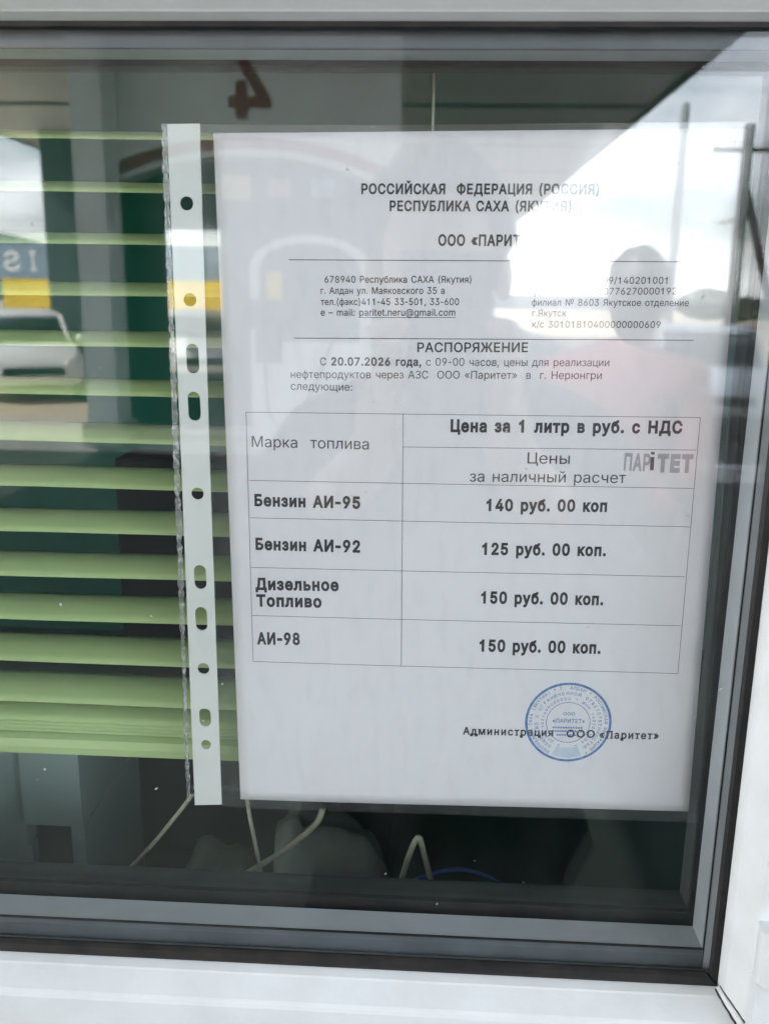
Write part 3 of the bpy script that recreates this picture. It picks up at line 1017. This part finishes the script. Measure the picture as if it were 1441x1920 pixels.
# a far wood that reads as one dark mass
def leaf_mass(name, spots, leaf, per, material):
    vs, fs = [], []
    r = random.Random(11)
    for (c, rx, rz) in spots:
        for _ in range(per):
            while True:
                d = Vector((r.uniform(-1, 1), r.uniform(-1, 1), r.uniform(-1, 1)))
                if .25 < d.length < 1: break
            q = Vector((c[0] + d.x * rx, c[1] + d.y * rx, c[2] + d.z * rz))
            u = Vector((r.gauss(0, 1), r.gauss(0, 1), r.gauss(0, 1))).normalized(); v = u.orthogonal().normalized()
            n = len(vs); s = leaf * r.uniform(.6, 1.4)
            vs += [q + u * s, q + v * s * .6, q - u * s, q - v * s * .6]
            fs.append((n, n + 1, n + 2, n + 3))
    me = bpy.data.meshes.new(name); me.from_pydata(vs, [], fs)
    return link(name, me, None, material)
M['leaf'] = mat('tree_leaves', (0.05, 0.085, 0.03), 0.7, var=0.5, scale=.5)
spots = []
r = random.Random(3)
for i in range(46):
    x = 17.5 + i * 2.2 + r.uniform(-1, 1)
    h = r.uniform(1.4, 2.5)
    spots.append(((x, -58 + r.uniform(-4, 4), GROUND + .35 + h * .5), r.uniform(1.3, 2.1), h * .5))
o = leaf_mass('far_wood', spots, .26, 320, M['leaf'])
structure(o, 'stuff'); o['label'] = 'dark green wood along the horizon mirrored beside the right rail'

# canopy
HC = 2.90
canopy = thing('canopy', 'broad grey filling station canopy mirrored across the top of the glass', 'canopy', (-2.5, -20, GROUND))
CX0, CX1, CY0, CY1 = -8.6, HC / 0.85 + CAM.x, -39.5, -0.95
zc = CAM.z + HC
MB().box((CX0 + .1, CY0 + .1, zc), (CX1 - .1, CY1, zc + .12)).build('ceiling', M['canopy'], canopy)
for lo, hi in (((CX0, CY0, zc - .03), (CX0 + .098, CY1, zc + .75)), ((CX1 - .098, CY0, zc - .03), (CX1, CY1, zc + .75)), ((CX0 + .1, CY0, zc - .03), (CX1 - .1, CY0 + .098, zc + .75))):
    MB().box(lo, hi).build('fascia', M['fascia'], canopy)
MB().box((CX0 + .1, CY0 + .1, zc + .5), (CX1 - .1, CY1, zc + .6)).build('roof_deck', M['canopy'], canopy)
for k in range(9):
    yy = -3.5 - k * 4.0
    MB().box((CX0 + .1, yy, zc - .02), (CX1 - .1, yy + .18, zc - .0005)).build('ceiling_beam', M['fascia'], canopy)

# columns left of the arched portal
TP = 11.0
YP = ry(TP)
def column(px0, px1, T, label, material, depth=.5):
    x0, x1 = rp(px0, 547, T).x, rp(px1, 547, T).x
    y = ry(T)
    t = thing('canopy_column', label, 'column', ((x0 + x1) / 2, y - depth / 2, GROUND), 'canopy columns')
    MB().box((x0, y - depth, GROUND + .35), (x1, y, zc - .003)).bevel(.02).build('shaft', material, t)
    MB().box((x0 - .06, y - depth - .06, GROUND + .1), (x1 + .06, y + .06, GROUND + .349)).bevel(.02).build('base', M['kerb'], t)
    return t
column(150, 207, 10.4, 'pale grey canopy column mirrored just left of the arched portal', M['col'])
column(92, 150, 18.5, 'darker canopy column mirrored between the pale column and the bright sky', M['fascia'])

# pump island and arched portal
isl = MB().box((rp(-60, 800, TP).x, YP - 1.1, GROUND), (rp(860, 800, TP).x, YP + .45, GROUND + .16)).bevel(.03).build('pump_island', M['kerb'])
tag(isl, 'low concrete kerb island under the arched portal', 'kerb island')
portal = thing('arched_portal', 'white clad portal with a red trimmed arch and a red figure 4', 'portal', (rp(470, 800, TP).x, YP - .3, GROUND + .16))
px2 = lambda x, y: (rp(x, y, TP).x, rp(x, y, TP).z)
X0, X1 = px2(213, 547)[0], px2(728, 547)[0]
ZG = GROUND + .162
axc, ar = (X0 + X1) / 2, (X1 - X0) / 2 + .02
zs_ = px2(214, 352)[1]; rz = px2(470, 290)[1] - zs_
rad_ = (ar * ar + rz * rz) / (2 * rz); ah = math.asin(ar / rad_)
def arc_pts(add):
    return [(axc + (rad_ + add) * math.sin(ah * (1 - i / 16)), zs_ + rz - rad_ + (rad_ + add) * math.cos(ah * (1 - i / 16))) for i in range(33)]
arch = arc_pts(0)
arch_in = [(axc - ar, ZG + .05)] + arch[::-1] + [(axc + ar, ZG + .05)]
plate('cladding', [(X0 - .10, ZG), (X1 + .10, ZG), (X1 + .10, zc - .035), (X0 - .10, zc - .035)], [arch_in], YP - .5, YP, M['clad'], portal)
trim = arc_pts(.19) + arc_pts(.07)[::-1]
plate('arch_trim', trim, [], YP + .003, YP + .06, M['red'], portal)
h0 = px2(292, 426); h1 = px2(408, 705)
gap = [(h0[0], h1[1]), (h0[0], h0[1]), (h1[0], h0[1]), (h1[0], h1[1])]
inner = [(axc - ar + .01, ZG + .06)] + arc_pts(-.01)[::-1] + [(axc + ar - .01, ZG + .06)]
plate('back_panel', inner, [gap], YP - .40, YP - .34, M['dkgreen'], portal)
gv, gf = glyphs('4', 0.03)
x0, x1, y0, y1 = bbox(gv)
n0, n1 = px2(428, 222), px2(508, 112)
me = bpy.data.meshes.new('figure')
# lettering faces the booth, so it reads left to right when seen from the window side
me.from_pydata([(n1[0] - (v.x - x0) / (x1 - x0) * (n1[0] - n0[0]), YP + .006 + 0, n0[1] + (v.y - y0) / (y1 - y0) * (n1[1] - n0[1])) for v in gv], [], gf)
fig = link('figure', me, portal, M['red'])
sm = fig.modifiers.new('thick', 'SOLIDIFY'); sm.thickness = .004
# small stickers under the arch
for (sx, sy, sw, sh, colr) in ((432, 345, 54, 46, (0.66, 0.58, 0.30)), (515, 346, 44, 34, (0.55, 0.33, 0.34)), (598, 346, 44, 34, (0.38, 0.42, 0.55))):
    a, c = px2(sx - sw / 2, sy + sh / 2), px2(sx + sw / 2, sy - sh / 2)
    MB().box((a[0], YP - .335, a[1]), (c[0], YP - .325, c[1])).bevel(.01).build('sticker', mat('sticker', colr, .5, var=.15, scale=6), portal)

# fuel dispenser in front of the portal
TD = 10.0
YD = ry(TD)
pd = lambda x, y: (rp(x, y, TD).x, rp(x, y, TD).z)
disp = thing('fuel_dispenser', 'white fuel dispenser with arched dark hood mirrored on the notice', 'fuel dispenser', (pd(580, 547)[0], YD - .2, GROUND + .16))
dx0, dx1 = pd(468, 547)[0], pd(692, 547)[0]
dcx, dr = (dx0 + dx1) / 2, (dx1 - dx0) / 2
ztopd = pd(560, 440)[1]
hood = [(dcx + dr * math.cos(math.pi * i / 24), ztopd - .35 + .35 * math.sin(math.pi * i / 24)) for i in range(25)]
plate('housing', [(dx1, GROUND + .162), ] + hood + [(dx0, GROUND + .162)], [], YD - .4, YD, M['clad'], disp)
hin = [(dcx + dr * .84 * math.cos(math.pi * i / 24), ztopd - .36 + .28 * math.sin(math.pi * i / 24)) for i in range(25)]
zlow = pd(560, 480)[1]
plate('hood_panel', hin + [(dcx - dr * .84, pd(500, 640)[1]), (dcx + dr * .84, pd(500, 640)[1])], [], YD + .002, YD + .02, M['dkgreen'], disp)
a, c = pd(500, 566), pd(528, 510)
MB().box((a[0], YD + .021, a[1]), (c[0], YD + .03, c[1])).build('price_sticker', M['yellow'], disp)
a, c = pd(440, 615), pd(536, 562)
MB().box((a[0], YD + .031, a[1]), (c[0], YD + .16, c[1])).bevel(.01).build('display', M['device_dark'], disp)
a, c = pd(482, 680), pd(530, 620)
noz = MB().box((a[0], YD + .022, a[1]), (c[0], YD + .10, c[1])).bevel(.02).build('nozzle', M['device_dark'], disp)
MB().tube([(a[0] + .1, YD + .10, a[1]), (a[0] + .14, YD + .18, a[1] - .5), (a[0] + .3, YD + .16, GROUND + .35), (a[0] + .6, YD + .1, GROUND + .8), (dx1 - .1, YD + .05, ztopd - .4)], .018, 8).build('hose', M['device_dark'], noz, True)

# a yellow barrier with a blue grey board above it, far across the lot
TY = 32.0
YY = ry(TY)
py_ = lambda x, y: (rp(x, y, TY).x, rp(x, y, TY).z)
bar = thing('roadside_board', 'blue grey board over a yellow band mirrored at the left behind the cars', 'board', (py_(200, 547)[0], YY, GROUND))
a, c = py_(8, 577), py_(420, 528)
MB().box((a[0], YY - .06, a[1]), (c[0], YY, c[1])).build('yellow_band', M['yellow'], bar)
a2, c2 = py_(-160, 522), py_(420, 462)
MB().box((a2[0], YY - .06, c[1] + .01), (c2[0], YY, c2[1])).build('upper_board', M['bluegrey'], bar)
for k in range(6):
    x = a2[0] + .2 + k * (c2[0] - a2[0] - .4) / 5
    MB().box((x, YY - .2, GROUND), (x + .1, YY - .07, c2[1])).build('post', M['steel'], bar)
for letter, lx0, lx1 in (('I', 58, 66), ('S', 8, 36)):
    gv, gf = glyphs(letter, 0.02)
    x0, x1, y0, y1 = bbox(gv)
    n0, n1 = py_(lx0, 508), py_(lx1, 470)
    me = bpy.data.meshes.new('letter')
    me.from_pydata([(n1[0] - (v.x - x0) / (x1 - x0) * (n1[0] - n0[0]), YY + .006, n0[1] + (v.y - y0) / (y1 - y0) * (n1[1] - n0[1])) for v in gv], [], gf)
    link('letter', me, bar, M['white'])

# cars
def car(name, label, px, T, yaw, kind='white'):
    base = rp(px, 547, T)
    t = thing('parked_car', label, 'car', (base.x, base.y, GROUND + 0.004), 'white cars parked on the forecourt')
    L, W_ = 4.2, 1.72
    def tf(p):      # car space: x length (front +), y width, z up
        q = Matrix.Rotation(yaw, 3, 'Z') @ Vector(p)
        return Vector((base.x + q.x, base.y + q.y, GROUND + 0.006 + q.z))
    def loftx(st, name, material, parent):
        b = MB(); rings = []
        for x, hw, z0, z1, rr in st:
            ring_ = []
            for (sy, sz) in ((-1, 0), (1, 0), (1, 1), (-1, 1)):
                cy = sy * (hw - rr); cz = (z0 + rr) if sz == 0 else (z1 - rr)
                a0 = {(-1, 0): 180, (1, 0): 270, (1, 1): 0, (-1, 1): 90}[(sy, sz)]
                for k in range(4):
                    an = R(a0 + 30 * k)
                    ring_.append(tf((x, cy + rr * math.cos(an), cz + rr * math.sin(an))))
            rings.append(ring_)
        return b.loft(rings).build(name, material, parent, True)
    loftx([(-2.10, .60, .42, .72, .10), (-2.04, .78, .30, .88, .14), (-1.8, .85, .25, .95, .15), (-.9, .86, .22, .97, .14), (.5, .86, .22, .96, .14), (1.0, .86, .22, .94, .14), (1.7, .84, .26, .86, .15), (2.02, .76, .32, .74, .14), (2.10, .58, .40, .62, .08)], 'body', M['carpaint'], t)
    cab = loftx([(-1.75, .66, .92, .99, .03), (-1.25, .69, .92, 1.36, .10), (-.6, .69, .92, 1.43, .12), (.1, .68, .92, 1.42, .12), (.55, .68, .92, 1.26, .10), (1.05, .70, .91, .97, .02)], 'cabin_glass', M['carglass'], t)
    loftx([(-1.32, .64, 1.335, 1.385, .02), (-.6, .67, 1.395, 1.455, .03), (.1, .66, 1.385, 1.445, .03), (.34, .63, 1.335, 1.385, .02)], 'roof', M['carpaint'], t)
    for s in (-1, 1):
        for (xa, za, xb, zb) in ((-1.72, .95, -1.28, 1.36), (-.35, .95, -.30, 1.42), (1.02, .95, .34, 1.38)):
            MB().tube([tf((xa, s * .69, za)), tf((xb, s * .655, zb))], .035, 6).build('pillar', M['carpaint'], t)
    for s in (-1, 1):
        for x in (-1.3, 1.32):
            wc = tf((x, s * .78, .31)); ax = Matrix.Rotation(yaw, 3, 'Z') @ Vector((0, 1, 0))
            wh = MB().cyl(wc, ax, .31, .2, 24).build('wheel', M['tyre'], t, False)
            MB().cyl(wc + ax * s * .095, ax, .19, .03, 16).build('rim', M['steel'], wh)
        MB().ico(tf((1.98, s * .58, .66)), .14, 2, (.7, 1.0, .6)).build('headlight', M['lamp_glass'], t, True)
        MB().ico(tf((.72, s * .93, 1.0)), .11, 2, (.7, 1, .7)).build('wing_mirror', M['carpaint'], t, True)
    b = MB(); b.loft([[tf((2.09, y, z)) for y, z in ((-.5, .47), (.5, .47), (.45, .60), (-.45, .60))], [tf((2.125, y, z)) for y, z in ((-.5, .47), (.5, .47), (.45, .60), (-.45, .60))]]).build('grille', M['device_dark'], t)
    return t
car('a', 'white car mirrored at the left edge in front of the yellow band', 34, 16.6, R(62))
car('b', 'white car glimpsed through the gap in the arched portal', 372, 19.5, R(75))
car('c', 'white car mirrored by the right rail behind the red jacket', 1330, 14.5, R(100))

# red and white post and a pale kerb beyond the person in red
TB = 10.5
pb = rp(1288, 700, TB)
post = thing('striped_post', 'short red and white banded post mirrored near the right edge of the notice', 'post', (pb.x, pb.y, GROUND))
hz = pb.z - GROUND
for k in range(5):
    z0 = GROUND + hz * k / 5
    MB().cyl((pb.x, pb.y, z0 + hz / 10), (0, 0, 1), .13, hz / 5 - .002, 20).build('band', M['white'] if k % 2 == 0 else M['red'], post)
kx0, kx1 = rp(1296, 870, 9.6), rp(1560, 870, 9.6)
tag(MB().box((kx0.x, kx0.y - .25, GROUND), (kx1.x + 3, kx0.y, GROUND + .15)).bevel(.02).build('kerb', M['white']), 'white painted kerb mirrored across the right strip of the glass', 'kerb')

# poles
TPL = 25.0
def at_pole(px, py):
    return rp(px, py, TPL)
q = at_pole(1286, 196); q2 = Vector((q.x, q.y, GROUND))
lp = thing('lamp_post', 'plain grey post mirrored against the clouds left of the power pole', 'post', q2)
MB().tube([q2, q], .13, 12, .10).build('shaft', M['steel'], lp)
MB().cyl(q + Vector((0, 0, .03)), (0, 0, 1), .09, .06, 12, .03).build('cap', M['steel'], lp)
q = at_pole(1406, 232); q2 = Vector((q.x, q.y, GROUND))
pp = thing('power_pole', 'dark power pole with crossarm and slanting strut mirrored at the right', 'utility pole', q2)
MB().tube([q2, q], .19, 12, .13).build('shaft', M['wood'], pp)
za = at_pole(1400, 281).z
MB().box((q.x - .85, q.y - .05, za - .06), (q.x + .95, q.y + .05, za + .06)).build('crossarm', M['wood'], pp)
zst = at_pole(1395, 350).z
MB().tube([(q.x, q.y + .13, zst), (q.x + 1.45, q.y + .13, GROUND)], .10, 10).build('strut', M['wood'], pp)
zl = at_pole(1380, 416).z
lam = MB().tube([(q.x, q.y + .14, zl + .05), (q.x - .35, q.y + .2, zl)], .035, 8).build('lamp_arm', M['wood'], pp)
MB().ico((q.x - .5, q.y + .2, zl - .02), .17, 2, (1, .6, .35)).build('lamp_head', M['steel'], lam, True)
for dx in (-.78, -.4, .45, .88):
    MB().cyl((q.x + dx, q.y, za + .14), (0, 0, 1), .035, .16, 10, .05).build('insulator', M['lamp_glass'], pp)
for dx in (-.78, .88):
    pts = []
    for i in range(25):
        t = i / 24
        pts.append((q.x + dx + 60 * t, q.y - 8 * t, za + .2 - 3.2 * (t * (1 - t)) * 1.2 + 1.5 * t))
    MB().tube(pts, .012, 5).build('wire', M['tyre'], pp)

# ------------------------------------------------------------------ people
def skin_mesh(nodes, edges, root, sub=2):
    """nodes: name -> (point, radius)"""
    me = bpy.data.meshes.new('figure')
    bm = bmesh.new()
    lay = bm.verts.layers.skin.verify()
    ix = {}
    for k, (p_, r_) in nodes.items():
        v = bm.verts.new(p_)
        rr = r_ if isinstance(r_, tuple) else (r_, r_)
        v[lay].radius = rr
        v[lay].use_root = (k == root)
        ix[k] = v
    for a, c in edges:
        bm.edges.new((ix[a], ix[c]))
    bm.to_mesh(me); bm.free()
    o = bpy.data.objects.new('figure', me)
    COL.objects.link(o)
    s = o.modifiers.new('skin', 'SKIN'); s.use_smooth_shade = True
    ss = o.modifiers.new('sub', 'SUBSURF'); ss.levels = sub; ss.render_levels = sub
    bpy.context.view_layer.update()
    out = bpy.data.meshes.new_from_object(o.evaluated_get(bpy.context.evaluated_depsgraph_get()))
    bpy.data.objects.remove(o); bpy.data.meshes.remove(me)
    return out

def chain(*ks):
    return list(zip(ks, ks[1:]))

M['skin'] = mat('skin', (0.50, 0.30, 0.21), 0.5, var=0.1, scale=30)
M['hair'] = mat('dark_hair', (0.014, 0.011, 0.010), 0.5, var=0.4, scale=40)
M['jacket_dark'] = mat('black_jacket', (0.018, 0.018, 0.022), 0.75, var=0.3, scale=12)
M['jacket_red'] = mat('burgundy_jacket', (0.16, 0.04, 0.05), 0.7, var=0.25, scale=9)
M['trousers'] = mat('dark_trousers', (0.03, 0.032, 0.04), 0.8, var=0.2, scale=12)
M['shoe'] = mat('black_shoe', (0.015, 0.015, 0.015), 0.5)

def head_parts(nodes, edges, neck, C, fy, side, s=1.0):
    """C = skull centre; fy = unit vector the face looks along; side = unit vector to the figure's left"""
    up = Vector((0, 0, 1))
    nodes['neck'] = (neck, .052 * s)
    nodes['jaw'] = (C + up * -.065 * s + fy * .018 * s, (.056 * s, .064 * s))
    nodes['face'] = (C + up * -.01 * s + fy * .012 * s, (.072 * s, .084 * s))
    nodes['skull'] = (C + up * .045 * s - fy * .004 * s, (.072 * s, .082 * s))
    nodes['crown'] = (C + up * .092 * s - fy * .006 * s, (.040 * s, .05 * s))
    return chain('neck', 'jaw', 'face', 'skull', 'crown')

def face_features(parent, C, fy, side, s):
    up = Vector((0, 0, 1))
    for k in (-1, 1):
        MB().ico(C + fy * .082 * s + side * k * .031 * s + up * .0 * s, .0115 * s, 2).build('eye', M['lamp_glass'], parent, True)
        MB().ico(C + side * k * .078 * s + up * -.012 * s, .028 * s, 2, (.45, .6, 1)).build('ear', M['skin'], parent, True)
    b = MB()
    b.loft([[C + fy * .082 * s + up * .005 * s + side * q * .008 * s for q in (-1, 0, 1)] + [C + fy * .078 * s + up * .005 * s],
            [C + fy * .108 * s + up * -.036 * s + side * q * .016 * s - fy * abs(q) * .014 * s for q in (-1, 0, 1)] + [C + fy * .08 * s + up * -.045 * s]])
    b.build('nose', M['skin'], parent, True)
    MB().ico(C + fy * .074 * s + up * -.068 * s, .024 * s, 2, (1, .35, .3)).build('mouth', mat('lips', (0.36, 0.13, 0.12), .5), parent, True)

def hair_cap(parent, C, fy, s, length, name='hair'):
    b = MB().ico((0, 0, 0), 1, 4)
    for v in b.bm.verts:
        n = v.co.copy()
        fwd = Vector((n.x, n.y, 0)).dot(fy)
        back = max(0, -fwd)
        rr = .100 * s * (1 + .03 * math.sin(n.x * 9 + n.z * 7))
        q = Vector((n.x * rr * .93, n.y * rr * 1.05, n.z * rr))
        if n.z < 0:
            q.z *= (0.4 + length * (0.35 + back))
        if fwd > .25 and n.z < .45:
            q -= fy * (fwd - .2) * .085 * s
        v.co = C + q + Vector((0, 0, .045 * s)) - fy * .012 * s
    return b.build(name, M['hair'], parent, True)

def person(label, stand, C, fy, jacket, arms, hair_len, s=1.0, group=None, hood=False):
    side = Vector((0, 0, 1)).cross(fy).normalized()     # figure's left
    up = Vector((0, 0, 1))
    t = thing('person', label, 'person', stand)
    body = Vector((stand.x, stand.y, 0))
    neck = Vector((C.x, C.y, C.z - .135 * s)) - fy * .02
    sh_z = C.z - .20 * s
    H = sh_z - stand.z
    hip_z = stand.z + H * .60
    base = lambda z, a=0, f=0: Vector((body.x, body.y, z)) + side * a + fy * f
    N, E = {}, []
    N['pelvis'] = (base(hip_z), (.15 * s, .12 * s))
    N['waist'] = (base(hip_z + .16 * s), (.135 * s, .105 * s))
    N['chest'] = (base(sh_z - .14 * s), (.16 * s, .12 * s))
    N['collar'] = (base(sh_z - .015), (.10 * s, .085 * s))
    E += chain('pelvis', 'waist', 'chest', 'collar', 'neck')
    E += head_parts(N, E, neck, C, fy, side, s)
    CN, CE = {}, []
    for k in ('pelvis', 'waist', 'chest', 'collar'):
        p_, r_ = N[k]
        CN[k] = (p_, (r_[0] + .025, r_[1] + .025))
    CE += chain('pelvis', 'waist', 'chest', 'collar')
    CN['hem'] = (base(hip_z - .10), (.185 * s, .155 * s)); CE.append(('pelvis', 'hem'))
    CN['nape'] = (neck, .068 * s); CE.append(('collar', 'nape'))
    for sg, nm in ((1, 'l'), (-1, 'r')):
        sh, el, wr, hd, fingers = arms[nm]
        if sh is None:
            sh = base(sh_z - .045, sg * .175 * s)
        N['sh' + nm] = (sh, .058 * s); N['el' + nm] = (el, .042 * s); N['wr' + nm] = (wr, .028 * s); N['pm' + nm] = (hd, (.036 * s, .018 * s))
        E += [('collar', 'sh' + nm)] + chain('sh' + nm, 'el' + nm, 'wr' + nm, 'pm' + nm)
        for i, fg in enumerate(fingers):
            prev = 'pm' + nm
            for j, fp in enumerate(fg):
                key = f'f{nm}{i}{j}'
                N[key] = (fp, .0095 - .0012 * j)
                E.append((prev, key)); prev = key
        CN['sh' + nm] = (sh, .080 * s); CN['el' + nm] = (el, .062 * s); CN['cf' + nm] = (el.lerp(wr, .88), .048 * s)
        CE += [('collar', 'sh' + nm)] + chain('sh' + nm, 'el' + nm, 'cf' + nm)
        hipj = base(hip_z - .04, sg * .095 * s); kn = base(stand.z + H * .33, sg * .10 * s, .02); an = base(stand.z + .09, sg * .105 * s); to = base(stand.z + .035, sg * .12 * s, .13)
        N['hp' + nm] = (hipj, .09 * s); N['kn' + nm] = (kn, .062 * s); N['an' + nm] = (an, .042 * s); N['to' + nm] = (to, (.04 * s, .03 * s))
        E += [('pelvis', 'hp' + nm)] + chain('hp' + nm, 'kn' + nm, 'an' + nm, 'to' + nm)
    link('body', skin_mesh(N, E, 'pelvis'), t, M['skin'], True)
    link('jacket', skin_mesh(CN, CE, 'pelvis'), t, jacket, True)
    TN = {'pelvis': (base(hip_z), (.165 * s, .135 * s))}; TE = []
    for nm, sg in (('l', 1), ('r', -1)):
        for k, add in (('hp', .018), ('kn', .022), ('an', .026)):
            p_, r_ = N[k + nm]
            TN[k + nm] = (p_ + (Vector((0, 0, .0)) if k != 'an' else Vector((0, 0, -.045))), r_ + add)
        TE += [('pelvis', 'hp' + nm)] + chain('hp' + nm, 'kn' + nm, 'an' + nm)
        an, to = N['an' + nm][0], N['to' + nm][0]
        SN = {'h': (Vector((an.x, an.y, stand.z + .045)) - fy * .03, (.045, .043)), 'm': (an.lerp(to, .5) - up * .008, (.05, .045)), 't': (to + fy * .03, (.046, .033))}
        link('shoe', skin_mesh(SN, chain('h', 'm', 't'), 'h', 1), t, M['shoe'], True)
    link('trousers', skin_mesh(TN, TE, 'pelvis'), t, M['trousers'], True)
    face_features(t, C, fy, side, s)
    hair_cap(t, C, fy, s, hair_len)
    return t

# the person with the phone, an arm's length from the glass
phone_c = Vector((CAM.x + .012, CAM.y - .014, CAM.z - .045))
ph = thing('smartphone', 'black smartphone held upright toward the window', 'phone', phone_c)
MB().box(phone_c - Vector((.037, .004, .077)), phone_c + Vector((.037, .004, .077))).bevel(.003, 3).build('case', M['device_dark'], ph)
for k in range(2):
    MB().cyl(Vector((CAM.x + .026 - .0 * k, CAM.y - .0095, CAM.z - .002 - .02 * k)), (0, 1, 0), .006, .002, 20).build('lens', M['carglass'], ph)

C1 = Vector((CAM.x + .006, CAM.y - .40, CAM.z + .03))
fy = Vector((0, 1, 0))
stand1 = Vector((CAM.x + .03, CAM.y - .47, STEP))
# figure faces +y: its left is -x
def grip(cx, sgn):
    pm = Vector((cx + sgn * .030, phone_c.y - .022, phone_c.z - .055))
    wr = pm + Vector((sgn * .035, -.045, -.060))
    el = Vector((CAM.x + .006 + sgn * .27, CAM.y - .32, CAM.z - .40))
    fs = []
    for i in range(4):
        z = phone_c.z - .045 + i * .0195
        e = phone_c.x + sgn * .0470
        fs.append([Vector((e + sgn * .008, phone_c.y - .012, z)), Vector((e + sgn * .001, phone_c.y + .008, z + .004)), Vector((e - sgn * .016, phone_c.y + .0125, z + .006))])
    th = [pm + Vector((-sgn * .018, -.004, .022)), pm + Vector((-sgn * .030, .0, .048)), pm + Vector((-sgn * .036, .001, .068))]
    return (None, el, wr, pm, fs + [th])
arms1 = {'l': grip(phone_c.x - .008, -1), 'r': grip(phone_c.x + .008, 1)}
# keep every finger behind the lens plane
person('person in a black jacket holding a phone up to the glass with both hands', stand1, C1, fy, M['jacket_dark'], arms1, .9)

T2 = 2.8
C2 = rp(1200, 556, T2)
stand2 = Vector((C2.x - .03, C2.y, STEP))
fy2 = Vector((.30, -.95, 0)).normalized()
side2 = Vector((0, 0, 1)).cross(fy2)
def hang(sgn):
    sh = Vector((stand2.x, stand2.y, C2.z - .245)) + side2 * sgn * .19
    el = sh + Vector((0, 0, -.29)) + side2 * sgn * .05 - fy2 * .02
    wr = el + Vector((0, 0, -.13)) + fy2 * .20 - side2 * sgn * .06
    pm = wr + Vector((0, 0, -.075)) + fy2 * .02
    fs = [[pm + fy2 * (.028 - .018 * i) + Vector((0, 0, -.045 + .004 * abs(i - 1))), pm + fy2 * (.026 - .017 * i) - side2 * sgn * .012 + Vector((0, 0, -.085 + .006 * abs(i - 1)))] for i in range(4)]
    th = [pm + fy2 * .042 + Vector((0, 0, .02)), pm + fy2 * .05 + Vector((0, 0, -.025))]
    return (sh, el, wr, pm, fs + [th])
person('person with dark hair in a burgundy jacket standing behind the photographer', stand2, C2, fy2, M['jacket_red'], {'l': hang(1), 'r': hang(-1)}, 2.1)
